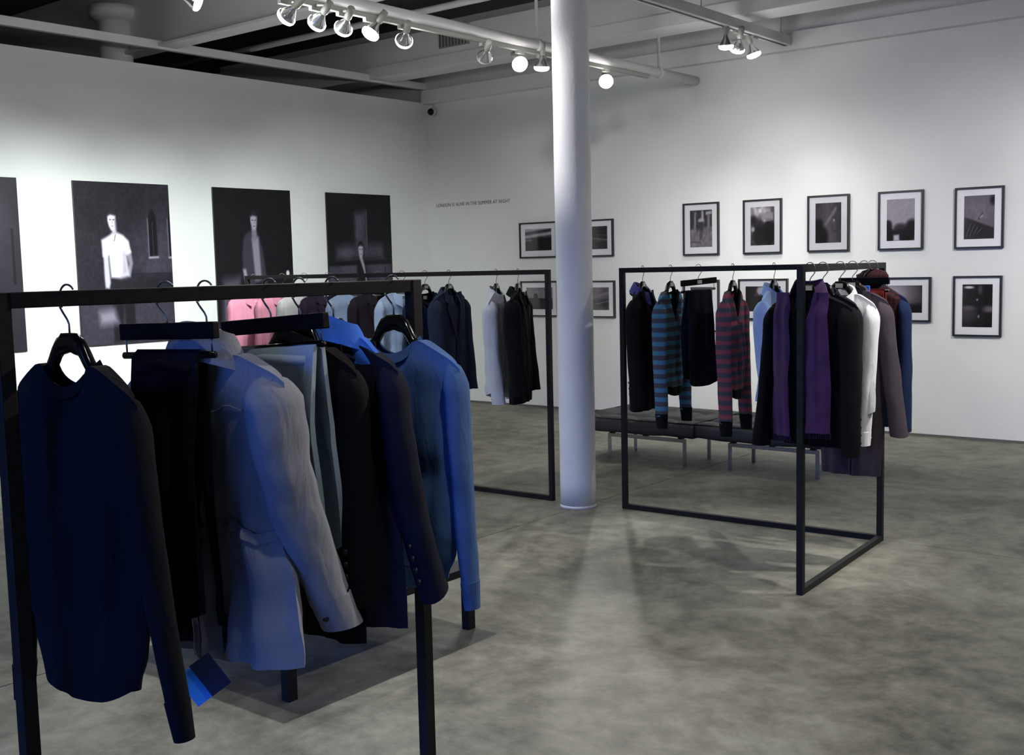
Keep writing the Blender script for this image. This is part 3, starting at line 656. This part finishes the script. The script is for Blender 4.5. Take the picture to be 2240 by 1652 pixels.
sweater('red and charcoal striped V neck sweater on the L rack', l, r, F_['red stripe'], F_['black wool'], dict(hw=.182, zh=-.76, sl=.82, sr=.05, cuff=.04, v=True, fd=.15, ph=2.2, fwd=.02, w=[(0,1.0),(.12,.97),(.5,.86),(1,.7)]), G2, F_['red label'])
l, r = ab(-3.021, 1.70); suit_hanger('hanger of the blue oxford shirt', l, r, .168)
shirt('light blue oxford shirt left of the purple scarf', l, r, F_['blue oxford'], dict(hw=.225, ph=.8, zh=-.83), G2)
# ---- L rack, short side C-B (fronts toward the viewer)
dCB = (PB-PC).normalized()
def cb(y, yaw): return at(PC, PB, (y-PC.y)/dCB.y), yaw
l, r = cb(5.151, -.22); suit_hanger('hanger of the black jacket under the purple scarf', l, r, .19)
P_sc = dict(zh=-.87, hw=.238, sl=.70, sr=.066, cuff=.06, ph=.3, fwd=.04, out=.05)
jacket('black jacket under a purple scarf at the near post of L rack', l, r, F_['black wool'], P_sc, G2)
Pj = mk(dict(dict(zh=-.90, sl=.68, sr=.062, cuff=.056, drop=.058, hw=.235, fd=.06, T=[(0,.024),(.12,.05),(.5,.056),(1,.056)], fold=.009), **P_sc))
sf = thing('scarf', 'purple silky scarf draped over the black jacket on L rack', 'scarf', l, r)
for s, x0, x1, zb in ((-1, .045, .165, -.83), (1, .02, .165, -.80)):
    bm = bmesh.new()
    def ed(t, s=s, x0=x0, x1=x1, zb=zb):
        z = lerp(Pj['zn']+.012, zb, t); return s*lerp(.07, x0, min(1, t*2.5)), s*lerp(.145, x1, min(1, t*1.8)), z
    conform(Pj, bm, ed, .035, 44, 10)
    for v in bm.verts: v.co.y += .007*math.sin(v.co.x*95+v.co.z*3)-.004
    o = finish('end', bm, F_['purple silk'], sf, True); solid(o, .006, 0)
    bm = bmesh.new()
    for k in range(22):
        x = s*lerp(x0, x1, k/21); zt = ztop(Pj, x, -1); y = body_pt(Pj, x/Pj['hw'], min(1, (zt-zb)/(zt-Pj['zh'])), -1, .035)[1]; tube(bm, [(x, y, zb+.004), (x+random.uniform(-.003,.003), y, zb-.028)], .0014, 4)
    o = finish('fringe', bm, F_['purple silk'], sf); o['kind'] = 'stuff'
bm = bmesh.new(); g = []
for i in range(25):
    th = math.radians(lerp(-122, 122, i/24)); c_, s_ = math.cos(th), math.sin(th); q = max(0, -c_); row = []
    for j in range(9):
        v = j/8; rr = lerp(.068, .125, v); zz = Pj['zn'] + lerp(.068, -.085, v**1.2) - q*.06 + .006*math.sin(j*2.4+i*.5)
        row.append(bm.verts.new((rr*s_*1.05, rr*.72*c_-.01+(-.03*q), zz)))
    g.append(row)
gridfaces(bm, g); solid(finish('neck_loop', bm, F_['purple silk'], sf, True), .006, 0)
l, r = cb(5.326, -.12); suit_hanger('second hanger from the near post on the short side of L rack', l, r, .168)
jacket('second black jacket behind the purple scarf on L rack', l, r, F_['midnight wool'], dict(zh=-.90, hw=.19, sl=.66, ph=1.3, fwd=.02, out=0), G2)
l, r = cb(5.578, -.05); suit_hanger('hanger of the white shirt on L rack', l, r, .168)
shirt('crisp white shirt between the black jacket and plum coat', l, r, F_['white poplin'], dict(hw=.195, ph=.1, sl=.72, zh=-.80, sr=.062, cuff=.035, out=-.035, fwd=.0), G2)
l, r = cb(5.769, .0); suit_hanger('hanger of the plum grey coat', l, r, .168)
jacket('long plum grey cotton coat on the short side of L rack', l, r, F_['plum grey cotton'], dict(zh=-1.12, hw=.196, sl=.70, sr=.07, cuff=.07, ph=.9, fwd=.0, out=.085, w=[(0,1.0),(.12,.98),(.5,.92),(1,.84)]), G2, 'coat', 'coat')
l, r = cb(5.956, .0); clamp_hanger('short trouser hanger at the corner of L rack', l, r, .14)
tw = trousers('red trousers folded over the corner hanger of L rack', l, r, F_['red wool'], .115, .5, None, G2, .2)
l, r = cb(6.10, .0); suit_hanger('last hanger on the short side of L rack', l, r, .168)
jacket('navy jacket with tartan collar by the corner post of L rack', l, r, F_['denim navy'], dict(zh=-.90, hw=.198, sl=.72, sr=.06, ph=.9, fwd=.03, out=.02), G2)
sf2 = thing('scarf', 'dark red tartan scarf on the shoulders of the navy jacket', 'scarf', l, r)
P2 = mk(dict(hw=.222, zn=-.118, drop=.075, zh=-.36, T=[(0,.03),(.12,.082),(.5,.088),(1,.09)], fold=.005, neck=.06, bd=.02, fd=.02, w=[(0,.8),(.5,.78),(1,.72)])); make_body(P2, F_['tartan'], sf2, 'drape')
bm = bmesh.new(); bmesh.ops.create_uvsphere(bm, u_segments=20, v_segments=12, radius=1)
for v in bm.verts: v.co = Vector((v.co.x*.085*(1+.1*math.sin(v.co.z*5)), v.co.y*.06, v.co.z*.05-.085+.008*math.sin(v.co.x*40)))
finish('knot', bm, F_['tartan'], sf2, True)
tag(boxobj('folded_pocket_cloth', 0, .1, 0, .012, 0, .06, F_['bright blue poplin'], None, .004), 'bright blue cloth tucked beside the red trousers on L rack', 'cloth'); bpy.data.objects['folded_pocket_cloth'].location = (-2.39, 5.88, 1.42)

# ---- middle rack (fronts toward +X)
dM = (PD-PG).normalized(); G3 = 'clothes on the middle rack'
def mid(x, yaw): return at(PG, PD, (x-PG.x)/dM.x), yaw
def H(x, yaw, what, hw=.165): l, r = mid(x, yaw); suit_hanger('hanger of the '+what, l, r, hw); return l, r
l, r = H(-7.703, 1.1, 'pink shirt by the left post'); shirt('pink shirt leftmost on the middle rack, cut by its left post', l, r, F_['pink poplin'], dict(ph=.2), G3)
l, r = H(-7.35, 1.1, 'second pink shirt'); shirt('second pink shirt between the leftmost pink and off white shirts', l, r, F_['pink poplin'], dict(ph=2.9), G3)
l, r = H(-7.078, 1.12, 'off white shirt'); shirt('off white shirt beside the pink ones on the middle rack', l, r, F_['off white poplin'], dict(ph=1.2), G3)
l, r = H(-6.80, 1.15, 'plum jacket'); jacket('dark plum jacket right of the off white shirt', l, r, F_['plum wool'], dict(ph=.4), G3)
l, r = H(-6.50, 1.10, 'pale blue shirt'); shirt('pale blue shirt between plum and brown jackets', l, r, F_['pale blue poplin'], dict(ph=2.2), G3)
l, r = H(-6.25, 1.2, 'brown black jacket'); jacket('brown black jacket right of the pale blue shirt', l, r, F_['brown black wool'], dict(ph=1.4), G3)
l, r = H(-5.995, 1.3, 'sky blue shirt'); shirt('sky blue shirt seen through the front rack end', l, r, F_['pale blue poplin'], dict(ph=.9, hw=.22), G3)
l, r = H(-5.764, 1.62, 'navy sweater of the middle rack'); sweater('navy crew neck sweater just right of the front rack post', l, r, F_['denim navy'], F_['navy rib'], dict(ph=.5, fd=.08, hw=.21), G3, M['sticker'])
l, r = H(-5.531, 1.72, 'midnight blue jacket'); jacket('midnight blue jacket beside the navy sweater on middle rack', l, r, fabric('midnight cloth', (.018,.024,.05)), dict(ph=.7, zh=-.92, hw=.21, out=.0), G3)
l, r = H(-5.09, 1.97, 'light grey shirt'); shirt('light grey shirt with upturned collar near the column', l, r, F_['light grey poplin'], dict(ph=1.7, hw=.19, zh=-.90, sl=.72, out=0), G3)
l, r = H(-4.899, 2.0, 'black jacket nearest the column'); jacket('black jacket nearest the column on the middle rack', l, r, F_['black wool'], dict(ph=2.7, zh=-.92, hw=.20, sl=.66, out=0), G3)

# ------------------------------------------------------------------ benches and table
def daybed(label, x0, x1, y0, y1):
    t = thing('leather_bench', label, 'bench', ((x0+x1)/2, (y0+y1)/2, 0), 0, 'tufted leather benches'); hx, hy = (x1-x0)/2, (y1-y0)/2
    bm = bmesh.new(); nx, ny = 40, 30; z1, z0 = .385, .265
    def top(u, v):
        d = 0
        for i in range(3):
            for j in range(2):
                bx, by = -hx+hx*2*(i+.5)/3, -hy+hy*2*(j+.5)/2; d += .026*math.exp(-((u*hx-bx)**2+(v*hy-by)**2)/.0035) + .010*math.exp(-((u*hx-bx)**2)/.0012) + .010*math.exp(-((v*hy-by)**2)/.0012)
        e = max(0, (max(abs(u), abs(v))-.9)/.1); return z1 - min(.03, d) - .016*e*e
    T = [[bm.verts.new((hx*(-1+2*i/nx), hy*(-1+2*j/ny), top(-1+2*i/nx, -1+2*j/ny))) for i in range(nx+1)] for j in range(ny+1)]; gridfaces(bm, T)
    ring = [T[0][i] for i in range(nx+1)] + [T[j][nx] for j in range(1, ny+1)] + [T[ny][i] for i in range(nx-1, -1, -1)] + [T[j][0] for j in range(ny-1, 0, -1)]
    prev = ring
    for q in (.25, .5, .75, 1.0):
        k = 1+.012*math.sin(q*PI); nw = [bm.verts.new((v.co.x*k, v.co.y*k, lerp(z1-.016, z0, q)+(.006*math.sin(v.co.x*14+v.co.y*9) if q == 1 else 0))) for v in ring]
        for i in range(len(ring)): bm.faces.new((prev[i], prev[(i+1)%len(ring)], nw[(i+1)%len(ring)], nw[i]))
        prev = nw
    bm.faces.new(prev); c = finish('cushion', bm, M['cush'], t, True)
    bm = bmesh.new(); tube(bm, [(-hx,-hy,z1-.012),(hx,-hy,z1-.012),(hx,hy,z1-.012),(-hx,hy,z1-.012),(-hx,-hy,z1-.012)], .005, 6); finish('piping', bm, M['hblack'], c, True)
    for i in range(3):
        for j in range(2):
            bm = bmesh.new(); lathe(bm, [(.012,0),(.012,.004),(.004,.008)], 10); o = finish('tuft_button', bm, M['cush'], c, True); o.location = (-hx+hx*2*(i+.5)/3, -hy+hy*2*(j+.5)/2, z1-.034)
    fx, fy = .375, hy-.22
    for s in (-1, 1):
        boxobj('rail', -fx, fx, s*fy-.006, s*fy+.006, .185, .215, M['steel'], t, .002)
        for q in (-1, 1): boxobj('leg', q*fx-(.03 if q > 0 else 0), q*fx+(.03 if q < 0 else 0), s*fy-.006, s*fy+.006, 0, .185, M['steel'], t, .002)
        for q in (-.33, 0, .33): boxobj('support', q-.02, q+.02, s*fy-.02, s*fy+.02, .215, .268, M['black'], t)
    return t
daybed('charcoal tufted leather bench beside the column, left of the pair', -5.46, -4.35, 7.58, 8.42)
daybed('charcoal tufted leather bench behind the L rack, right of the pair', -4.345, -3.235, 7.60, 8.44)
tb = thing('low_table', 'low black table with square legs behind the front rack', 'table', (-3.80, 3.20, 0))
boxobj('table_top', -.53, .53, -.56, .56, .255, .29, M['black'], tb, .003)
for sx in (-1, 1):
    for sy in (-1, 1): boxobj('leg', sx*.505-.022, sx*.505+.022, sy*.52-.022, sy*.52+.022, 0, .255, M['black'], tb, .002)

# ------------------------------------------------------------------ prints
class Canvas:
    def __init__(s, w, h, base):
        s.w, s.h = w, h; s.a = np.full((h, w), float(base)); y, x = np.mgrid[0:h, 0:w]; s.x = x/(w-1); s.y = y/(h-1); s.asp = h/w
    def mix(s, m, v): m = np.clip(m, 0, 1); s.a = s.a*(1-m) + v*m
    def grad(s, f): s.a = s.a + f(s.x, s.y)
    def ell(s, cx, cy, rx, ry, v, soft=.15, op=1.0):
        d = np.sqrt(((s.x-cx)/rx)**2 + ((s.y-cy)/ry)**2); s.mix(op*np.clip((1+soft-d)/(2*soft), 0, 1), v)
    def poly(s, pts, v, soft=.012, op=1.0):
        P = np.array(pts); inside = np.zeros(s.x.shape, bool); dist = np.full(s.x.shape, 9.0)
        for i in range(len(P)):
            x0, y0 = P[i]; x1, y1 = P[(i+1) % len(P)]
            c = ((y0 > s.y) != (y1 > s.y)); xi = (x1-x0)*(s.y-y0)/((y1-y0) if abs(y1-y0) > 1e-9 else 1e-9)+x0; inside ^= c & (s.x < xi)
            dx, dy = x1-x0, y1-y0; t = np.clip(((s.x-x0)*dx+(s.y-y0)*dy)/(dx*dx+dy*dy+1e-12), 0, 1); dist = np.minimum(dist, np.hypot(s.x-x0-t*dx, (s.y-y0-t*dy)))
        sd = np.where(inside, dist, -dist); s.mix(op*np.clip(.5+sd/(2*soft), 0, 1), v)
    def noise(s, n, amp, seed):
        r = np.random.RandomState(seed); g = r.rand(n+2, n+2); fx = s.x*n; fy = s.y*n; ix = fx.astype(int); iy = fy.astype(int); tx = fx-ix; ty = fy-iy; tx = tx*tx*(3-2*tx); ty = ty*ty*(3-2*ty)
        v = (g[iy,ix]*(1-tx)+g[iy,ix+1]*tx)*(1-ty)+(g[iy+1,ix]*(1-tx)+g[iy+1,ix+1]*tx)*ty; s.a = s.a + (v-.5)*amp
    def line(s, x0, y0, x1, y1, wd, v, op=1.0):
        dx, dy = x1-x0, y1-y0; t = np.clip(((s.x-x0)*dx+(s.y-y0)*dy)/(dx*dx+dy*dy), 0, 1); d = np.hypot(s.x-x0-t*dx, s.y-y0-t*dy); s.mix(op*np.clip(1.5-d/wd, 0, 1), v)
def print_mesh(name, cv, w, h, m, parent, tint=(1.0,.92,1.18)):
    """flat print, lying in the local XZ plane, facing -Y, lower left corner at (-w/2, -h/2)"""
    W_, H_ = cv.w, cv.h; a = np.clip(cv.a, 0, 1); X = (cv.x-.5)*w; Z = (.5-cv.y)*h
    co = np.stack([X.ravel(), np.zeros(X.size), Z.ravel()], 1); idx = np.arange(W_*H_).reshape(H_, W_)
    f = np.stack([idx[1:,:-1].ravel(), idx[1:,1:].ravel(), idx[:-1,1:].ravel(), idx[:-1,:-1].ravel()], 1)
    me = bpy.data.meshes.new(name); me.from_pydata(co.tolist(), [], f.tolist()); at_ = me.color_attributes.new('print', 'FLOAT_COLOR', 'POINT')
    tn = [np.clip(a*(1+(t-1)*(1-a)), 0, 1)**2.35*.9 for t in tint]; c = np.stack([q.ravel() for q in tn]+[np.ones(X.size)], 1).astype(np.float32); at_.data.foreach_set('color', c.ravel())
    o = newobj(name, me, parent, m); return o
def figure(cv, cx, hy, hr, torso, face, hair):
    ry = hr*1.15; hc = hair+.06
    cv.ell(cx-hr*.02, hy-ry*.42, hr*.93, ry*.80, hc, .12); cv.poly([(cx-hr*.80, hy-ry*.45), (cx-hr*.3, hy-ry*.62), (cx+hr*.75, hy-ry*.5), (cx+hr*.80, hy+ry*.1), (cx+hr*.55, hy+ry*.62), (cx+hr*.15, hy+ry*.95), (cx-hr*.25, hy+ry*.92), (cx-hr*.62, hy+ry*.5), (cx-hr*.82, hy)], face, .008)
    cv.ell(cx+hr*.82, hy+ry*.15, hr*.34, ry*.7, hair, .6, .45); cv.line(cx-hr*.5, hy-ry*.12, cx-hr*.15, hy-ry*.12, .003, hair, .7); cv.line(cx+hr*.12, hy-ry*.12, cx+hr*.45, hy-ry*.12, .003, hair, .7)
    cv.line(cx+hr*.02, hy-ry*.05, cx+hr*.06, hy+ry*.28, .002, hair, .4); cv.line(cx-hr*.2, hy+ry*.52, cx+hr*.22, hy+ry*.52, .0025, hair, .6)
PW, PHH = 180, 270
posters = []
c = Canvas(PW, PHH, .21); c.noise(6, .06, 1); c.ell(.9, .75, .3, .4, .2, .6); c.noise(30, .03, 2); c.line(.93, .3, .93, .6, .01, .08); posters.append(c)
c = Canvas(PW, PHH, .165); c.grad(lambda x, y: .10*np.clip((x-.45)*3, 0, 1)*np.clip((y-.1)*4, 0, 1)*(y < .56)); c.noise(5, .06, 3); c.noise(40, .04, 4)
c.poly([(0,.74),(1,.70),(1,1),(0,1)], .25); c.poly([(.58,.60),(1,.585),(1,.66),(.58,.675)], .15, .02); c.noise(60, .05, 5)
for wx in (.80, 1.02): c.poly([(wx-.045,.455),(wx-.045,.22),(wx-.02,.17),(wx,.155),(wx+.02,.17),(wx+.045,.22),(wx+.045,.455)], .08, .008); c.line(wx-.05,.46,wx-.05,.22,.006,.42); c.line(wx-.05,.465,wx+.05,.462,.007,.6); c.line(wx,.45,wx,.24,.004,.25)
c.poly([(.335,.68),(.50,.67),(.56,.66),(.57,.99),(.47,.99),(.45,.76),(.42,.99),(.33,.99)], .13, .012)
c.poly([(.265,.43),(.315,.43),(.325,.62),(.31,.655),(.27,.65),(.265,.60)], .78, .01); c.poly([(.50,.42),(.555,.42),(.57,.50),(.535,.585),(.50,.57),(.53,.50)], .55, .01)
c.poly([(.255,.355),(.34,.325),(.37,.31),(.43,.31),(.48,.325),(.535,.36),(.555,.43),(.50,.45),(.52,.575),(.42,.59),(.335,.585),(.325,.45),(.26,.455)], .98, .012); c.poly([(.46,.42),(.50,.42),(.52,.57),(.44,.585)], .7, .03); c.poly([(.365,.24),(.42,.25),(.415,.325),(.37,.325)], .75, .012); figure(c, .372, .236, .054, 0, .90, .12); c.line(.40,.325,.385,.36,.006,.55)
c.poly([(.19,.795),(.35,.78),(.39,.87),(.20,.875)], .55, .03); posters.append(c)
c = Canvas(PW, PHH, .10); c.noise(8, .02, 6); c.poly([(.08,.62),(.30,.60),(.31,1),(.05,1)], .34, .04); c.noise(50, .03, 7); c.line(.09,.66,.09,1,.006,.40); c.line(.31,.62,.31,1,.005,.08)
c.poly([(.36,.33),(.43,.29),(.55,.31),(.60,.42),(.64,.62),(.66,.78),(.60,.78),(.58,.64),(.40,.80),(.34,.62),(.33,.45)], .26, .015); c.poly([(.46,.34),(.55,.33),(.57,.62),(.49,.635)], .56, .012); c.poly([(.33,.55),(.37,.55),(.42,.70),(.43,.78),(.385,.775)], .62, .01); c.poly([(.46,.26),(.53,.26),(.53,.34),(.47,.36)], .5, .012); figure(c, .50, .222, .056, 0, .66, .10); c.poly([(.45,.66),(.60,.64),(.62,1),(.45,1)], .06, .01); c.ell(.925, .585, .022, .02, .95, .3); posters.append(c)
c = Canvas(PW, PHH, .11); c.poly([(.42,.15),(.59,.13),(.60,.42),(.42,.42)], .34, .03); c.poly([(.12,.40),(.85,.37),(.86,.49),(.12,.50)], .33, .04); c.poly([(0,.53),(1,.51),(1,1),(0,1)], .32, .03); c.noise(7, .08, 8); c.noise(40, .05, 9); c.line(0,.525,1,.515,.015,.10); c.ell(.66, .95, .12, .2, .42, .6); c.line(.88,.56,.88,1,.007,.12); c.line(.1,.6,.1,1,.006,.12); c.line(.60,.13,.60,.4,.006,.4)
c.poly([(.43,.55),(.46,.50),(.50,.485),(.57,.56),(.62,.70),(.63,1),(.40,1),(.42,.75)], .09, .012); c.poly([(.465,.455),(.505,.46),(.545,.53),(.60,.72),(.585,.72),(.53,.58),(.475,.49)], .66, .008); figure(c, .50, .425, .050, 0, .74, .09); posters.append(c)
labs = ['dark poster cut off by the left edge of the photo', 'tall dark poster of a person in a white polo shirt by arched windows', 'tall dark poster of a person in an open dark jacket', 'tall dark poster of a person in black suit, nearest the corner']
for k, (y, cv) in enumerate(zip((4.49, 6.008, 7.52, 9.03), posters)):
    t = thing('wall_poster', labs[k], 'poster', (XL, y, 1.738), PI/2, 'large posters on the left wall')   # local -Y faces +X
    boxobj('backing_board', -.5, .5, -.018, 0, -.752, .752, M['frame'], t, .002); o = print_mesh('print', cv, .996, 1.500, M['poster'], t); o.location = (0, -.0192, 0)

def pic(label, cx, zt, w, h, cv):
    t = thing('framed_photo', label, 'picture', (cx, YB, zt-h/2), 0, 'framed photos on the back wall'); fw, dp = .016, .032
    bm = bmesh.new(); box(bm, -w/2, w/2, -dp, 0, h/2-fw, h/2); box(bm, -w/2, w/2, -dp, 0, -h/2, -h/2+fw); box(bm, -w/2, -w/2+fw, -dp, 0, -h/2+fw, h/2-fw); box(bm, w/2-fw, w/2, -dp, 0, -h/2+fw, h/2-fw); finish('frame', bm, M['frame'], t)
    boxobj('mat_board', -w/2+fw, w/2-fw, -.016, -.012, -h/2+fw, h/2-fw, M['mat_board'], t)
    mw = .062; o = print_mesh('print', cv, w-2*(fw+mw), h-2*(fw+mw), M['photo'], t, (1.02,.90,1.04)); o.location = (0, -.0168, .004)
    boxobj('glazing', -w/2+fw, w/2-fw, -.024, -.022, -h/2+fw, h/2-fw, M['glass'], t)
    return t
def cvp(b, land=False): return Canvas(60, 42, b) if land else Canvas(42, 60, b)
pw, ph, lw, lh = .41, .53, .53, .403
# upper row
c = cvp(.5, True); c.grad(lambda x, y: .25*np.sin(y*22+x*3)*(y < .5)); c.noise(12, .12, 11); c.poly([(0,.56),(.25,.55),(.27,.44),(1,.42),(1,1),(0,1)], .10, .02); c.poly([(0,.58),(.25,.57),(.27,1),(0,1)], .2, .03); pic('landscape photo of a dark building under streaked sky, upper left of column', -7.825, 2.117, lw, lh, c)
c = cvp(.18, True); c.noise(7, .12, 12); c.line(.3, .5, 1, .6, .03, .6, .6); c.line(.2, .7, 1, .62, .015, .5, .5); c.line(.4, .35, 1, .4, .02, .35, .6); pic('landscape photo of dark streaked clouds, upper right of column', -7.07, 2.112, lw, lh, c)
c = cvp(.45); c.poly([(0,0),(1,0),(1,.45),(0,.5)], .14, .03); c.noise(16, .3, 13); c.poly([(.2,.05),(.28,.05),(.27,.5),(.18,.5)], .55, .02); c.poly([(.52,.02),(.62,.02),(.63,.4),(.52,.4)], .7, .02); c.poly([(.72,.05),(.98,.03),(.98,.12),(.72,.14)], .7, .02); c.poly([(.78,.12),(.9,.12),(.9,.5),(.78,.5)], .5, .03); c.ell(.5, .3, .14, .08, .75, .4); c.poly([(.38,.32),(.62,.32),(.6,.5),(.54,.8),(.44,.82),(.42,.5),(.34,.62),(.3,.58)], .1, .03); c.poly([(0,.55),(1,.48),(1,1),(0,1)], .45, .06, .5); c.line(.05,.85,.5,.88,.012,.25); pic('portrait photo of a person walking between lamps, first of the upper five', -5.735, 2.224, pw, ph, c)
c = cvp(.35); c.ell(.35, .1, .4, .15, .85, .8); c.noise(10, .3, 14); c.poly([(.48,.18),(.95,.15),(.95,.35),(.48,.36)], .65, .03); c.poly([(.55,.35),(.85,.34),(.85,.38),(.55,.385)], .9, .02); c.ell(.35, .75, .25, .28, .1, .3); c.ell(.78, .7, .28, .32, .05, .3); c.ell(.1, .58, .07, .06, .75, .4); c.ell(.12,.35,.12,.12,.12,.5); pic('portrait photo of a crowd below a lit shop sign, second of upper five', -5.054, 2.222, pw, ph, c)
c = cvp(.28); c.grad(lambda x, y: .10*(1-np.abs(x-.5)*2)); c.noise(14, .1, 15); c.line(.32, .62, .78, .16, .05, .55, .8); c.ell(.72, .44, .03, .03, .8, .4); c.poly([(.4,.55),(.6,.75),(.9,1),(.5,1)], .42, .08, .7); c.ell(.12, .5, .16, .1, .08, .3); c.ell(.16, .85, .32, .3, .04, .25); pic('portrait photo with a diagonal light beam, third of upper five', -4.378, 2.225, pw, ph, c)
c = cvp(.66); c.noise(20, .05, 16); c.ell(.05, .62, .14, .12, .12, .3); c.ell(.5, .72, .25, .14, .25, .3); c.ell(.9, .68, .22, .18, .12, .3); c.poly([(0,.75),(1,.72),(1,1),(0,1)], .1, .05); c.ell(.12,.85,.12,.18,.06,.2); c.ell(.72,.9,.2,.13,.08,.2); c.poly([(.25,.86),(.45,.85),(.46,1),(.25,1)], .8, .03); pic('portrait photo of tree tops under pale sky, fourth of upper five', -3.692, 2.223, pw, ph, c)
c = cvp(.40); c.ell(.5, .3, .5, .35, .5, .7); c.noise(12, .06, 17); c.poly([(0,.48),(.3,.56),(1,.76),(1,1),(0,1)], .20, .02); 
for k in range(9): c.line(.02+k*.06, .95-k*.01, .16+k*.06, .62+k*.02, .014, .42 if k % 2 else .08, .7)
c.line(.48,.55,.62,.4,.014,.25); c.line(.55,.5,.6,.47,.02,.7); c.ell(.95,.12,.1,.1,.15,.5); pic('portrait photo of a slanted rooftop, rightmost of upper five', -3.008, 2.216, pw, ph, c)
# lower row
c = cvp(.55, True); c.noise(8, .06, 21); c.poly([(0,.48),(1,.5),(1,1),(0,1)], .26, .02); c.ell(.36, .38, .075, .11, .1, .2); c.poly([(.25,.5),(.3,.45),(.42,.45),(.48,.5)], .12, .02); c.noise(24, .08, 22); pic('landscape photo of a lone figure at the horizon, lower left of column', -7.825, 1.452, lw, lh, c)
c = cvp(.45, True); c.noise(8, .08, 23); c.line(.2, .5, 1, .25, .06, .6, .6); c.poly([(0,.62),(1,.5),(1,1),(0,1)], .3, .04); c.line(.5,.75,1,.6,.015,.7,.7); pic('landscape photo of a misty slope, lower right of column', -7.06, 1.448, lw, lh, c)
c = cvp(.20); c.noise(12, .1, 24); c.line(.3,.5,1,.38,.02,.5,.7); c.line(.55,.6,.9,.95,.03,.45,.6); pic('portrait photo of a dark road with light streaks behind black trousers', -5.737, 1.443, pw, ph, c)
c = cvp(.10, True); c.noise(10, .06, 25); c.ell(.42, .18, .1, .18, .7, .4); c.poly([(.5,.0),(.9,.0),(.92,.3),(.5,.25)], .75, .05); c.ell(.3, .35, .05, .09, .3, .5); pic('landscape photo of a face in darkness behind the blue shirt', -5.05, 1.446, lw, lh, c)
c = cvp(.15, True); c.ell(.25, .3, .5, .55, .78, .9); c.poly([(0,.72),(1,.7),(1,1),(0,1)], .08, .1); c.noise(20, .04, 27); pic('landscape photo of a soft white glow beside the navy jacket', -3.677, 1.444, lw, lh, c)
c = cvp(.08); c.noise(9, .16, 28); c.ell(.22, .07, .16, .03, .85, .4); c.ell(.6, .12, .08, .12, .3, .5); c.ell(.2, .7, .28, .16, .25, .4); c.ell(.22,.55,.2,.06,.38,.6); c.ell(.9, .58, .18, .08, .42, .5); c.ell(.5, .36, .03, .02, .7, .5); c.ell(.55, .75, .03, .04, .6, .5); pic('portrait photo of people at night, rightmost in lower row', -3.012, 1.449, pw, ph, c)

# wall lettering
fc = bpy.data.curves.new('lettering', 'FONT'); fc.body = 'LONDON IS ALIVE IN THE SUMMER AT NIGHT'; fc.size = .062; fc.space_character = 1.12; fc.extrude = .001
tmp = bpy.data.objects.new('tmp_text', fc); COL.objects.link(tmp); bpy.context.view_layer.update()
me = bpy.data.meshes.new_from_object(tmp.evaluated_get(bpy.context.evaluated_depsgraph_get())); bpy.data.objects.remove(tmp)
xs_ = [v.co.x for v in me.vertices]; k = 1.15/(max(xs_)-min(xs_))
for v in me.vertices: v.co = Vector(((v.co.x-min(xs_))*k, v.co.y*.95, v.co.z))
wl = newobj('wall_lettering', me, None, M['ink']); wl.location = (-9.387, YB-.0015, 2.362); wl.rotation_euler = (PI/2, 0, 0)
tag(wl, 'thin grey line of capital lettering on the back wall near corner', 'lettering')
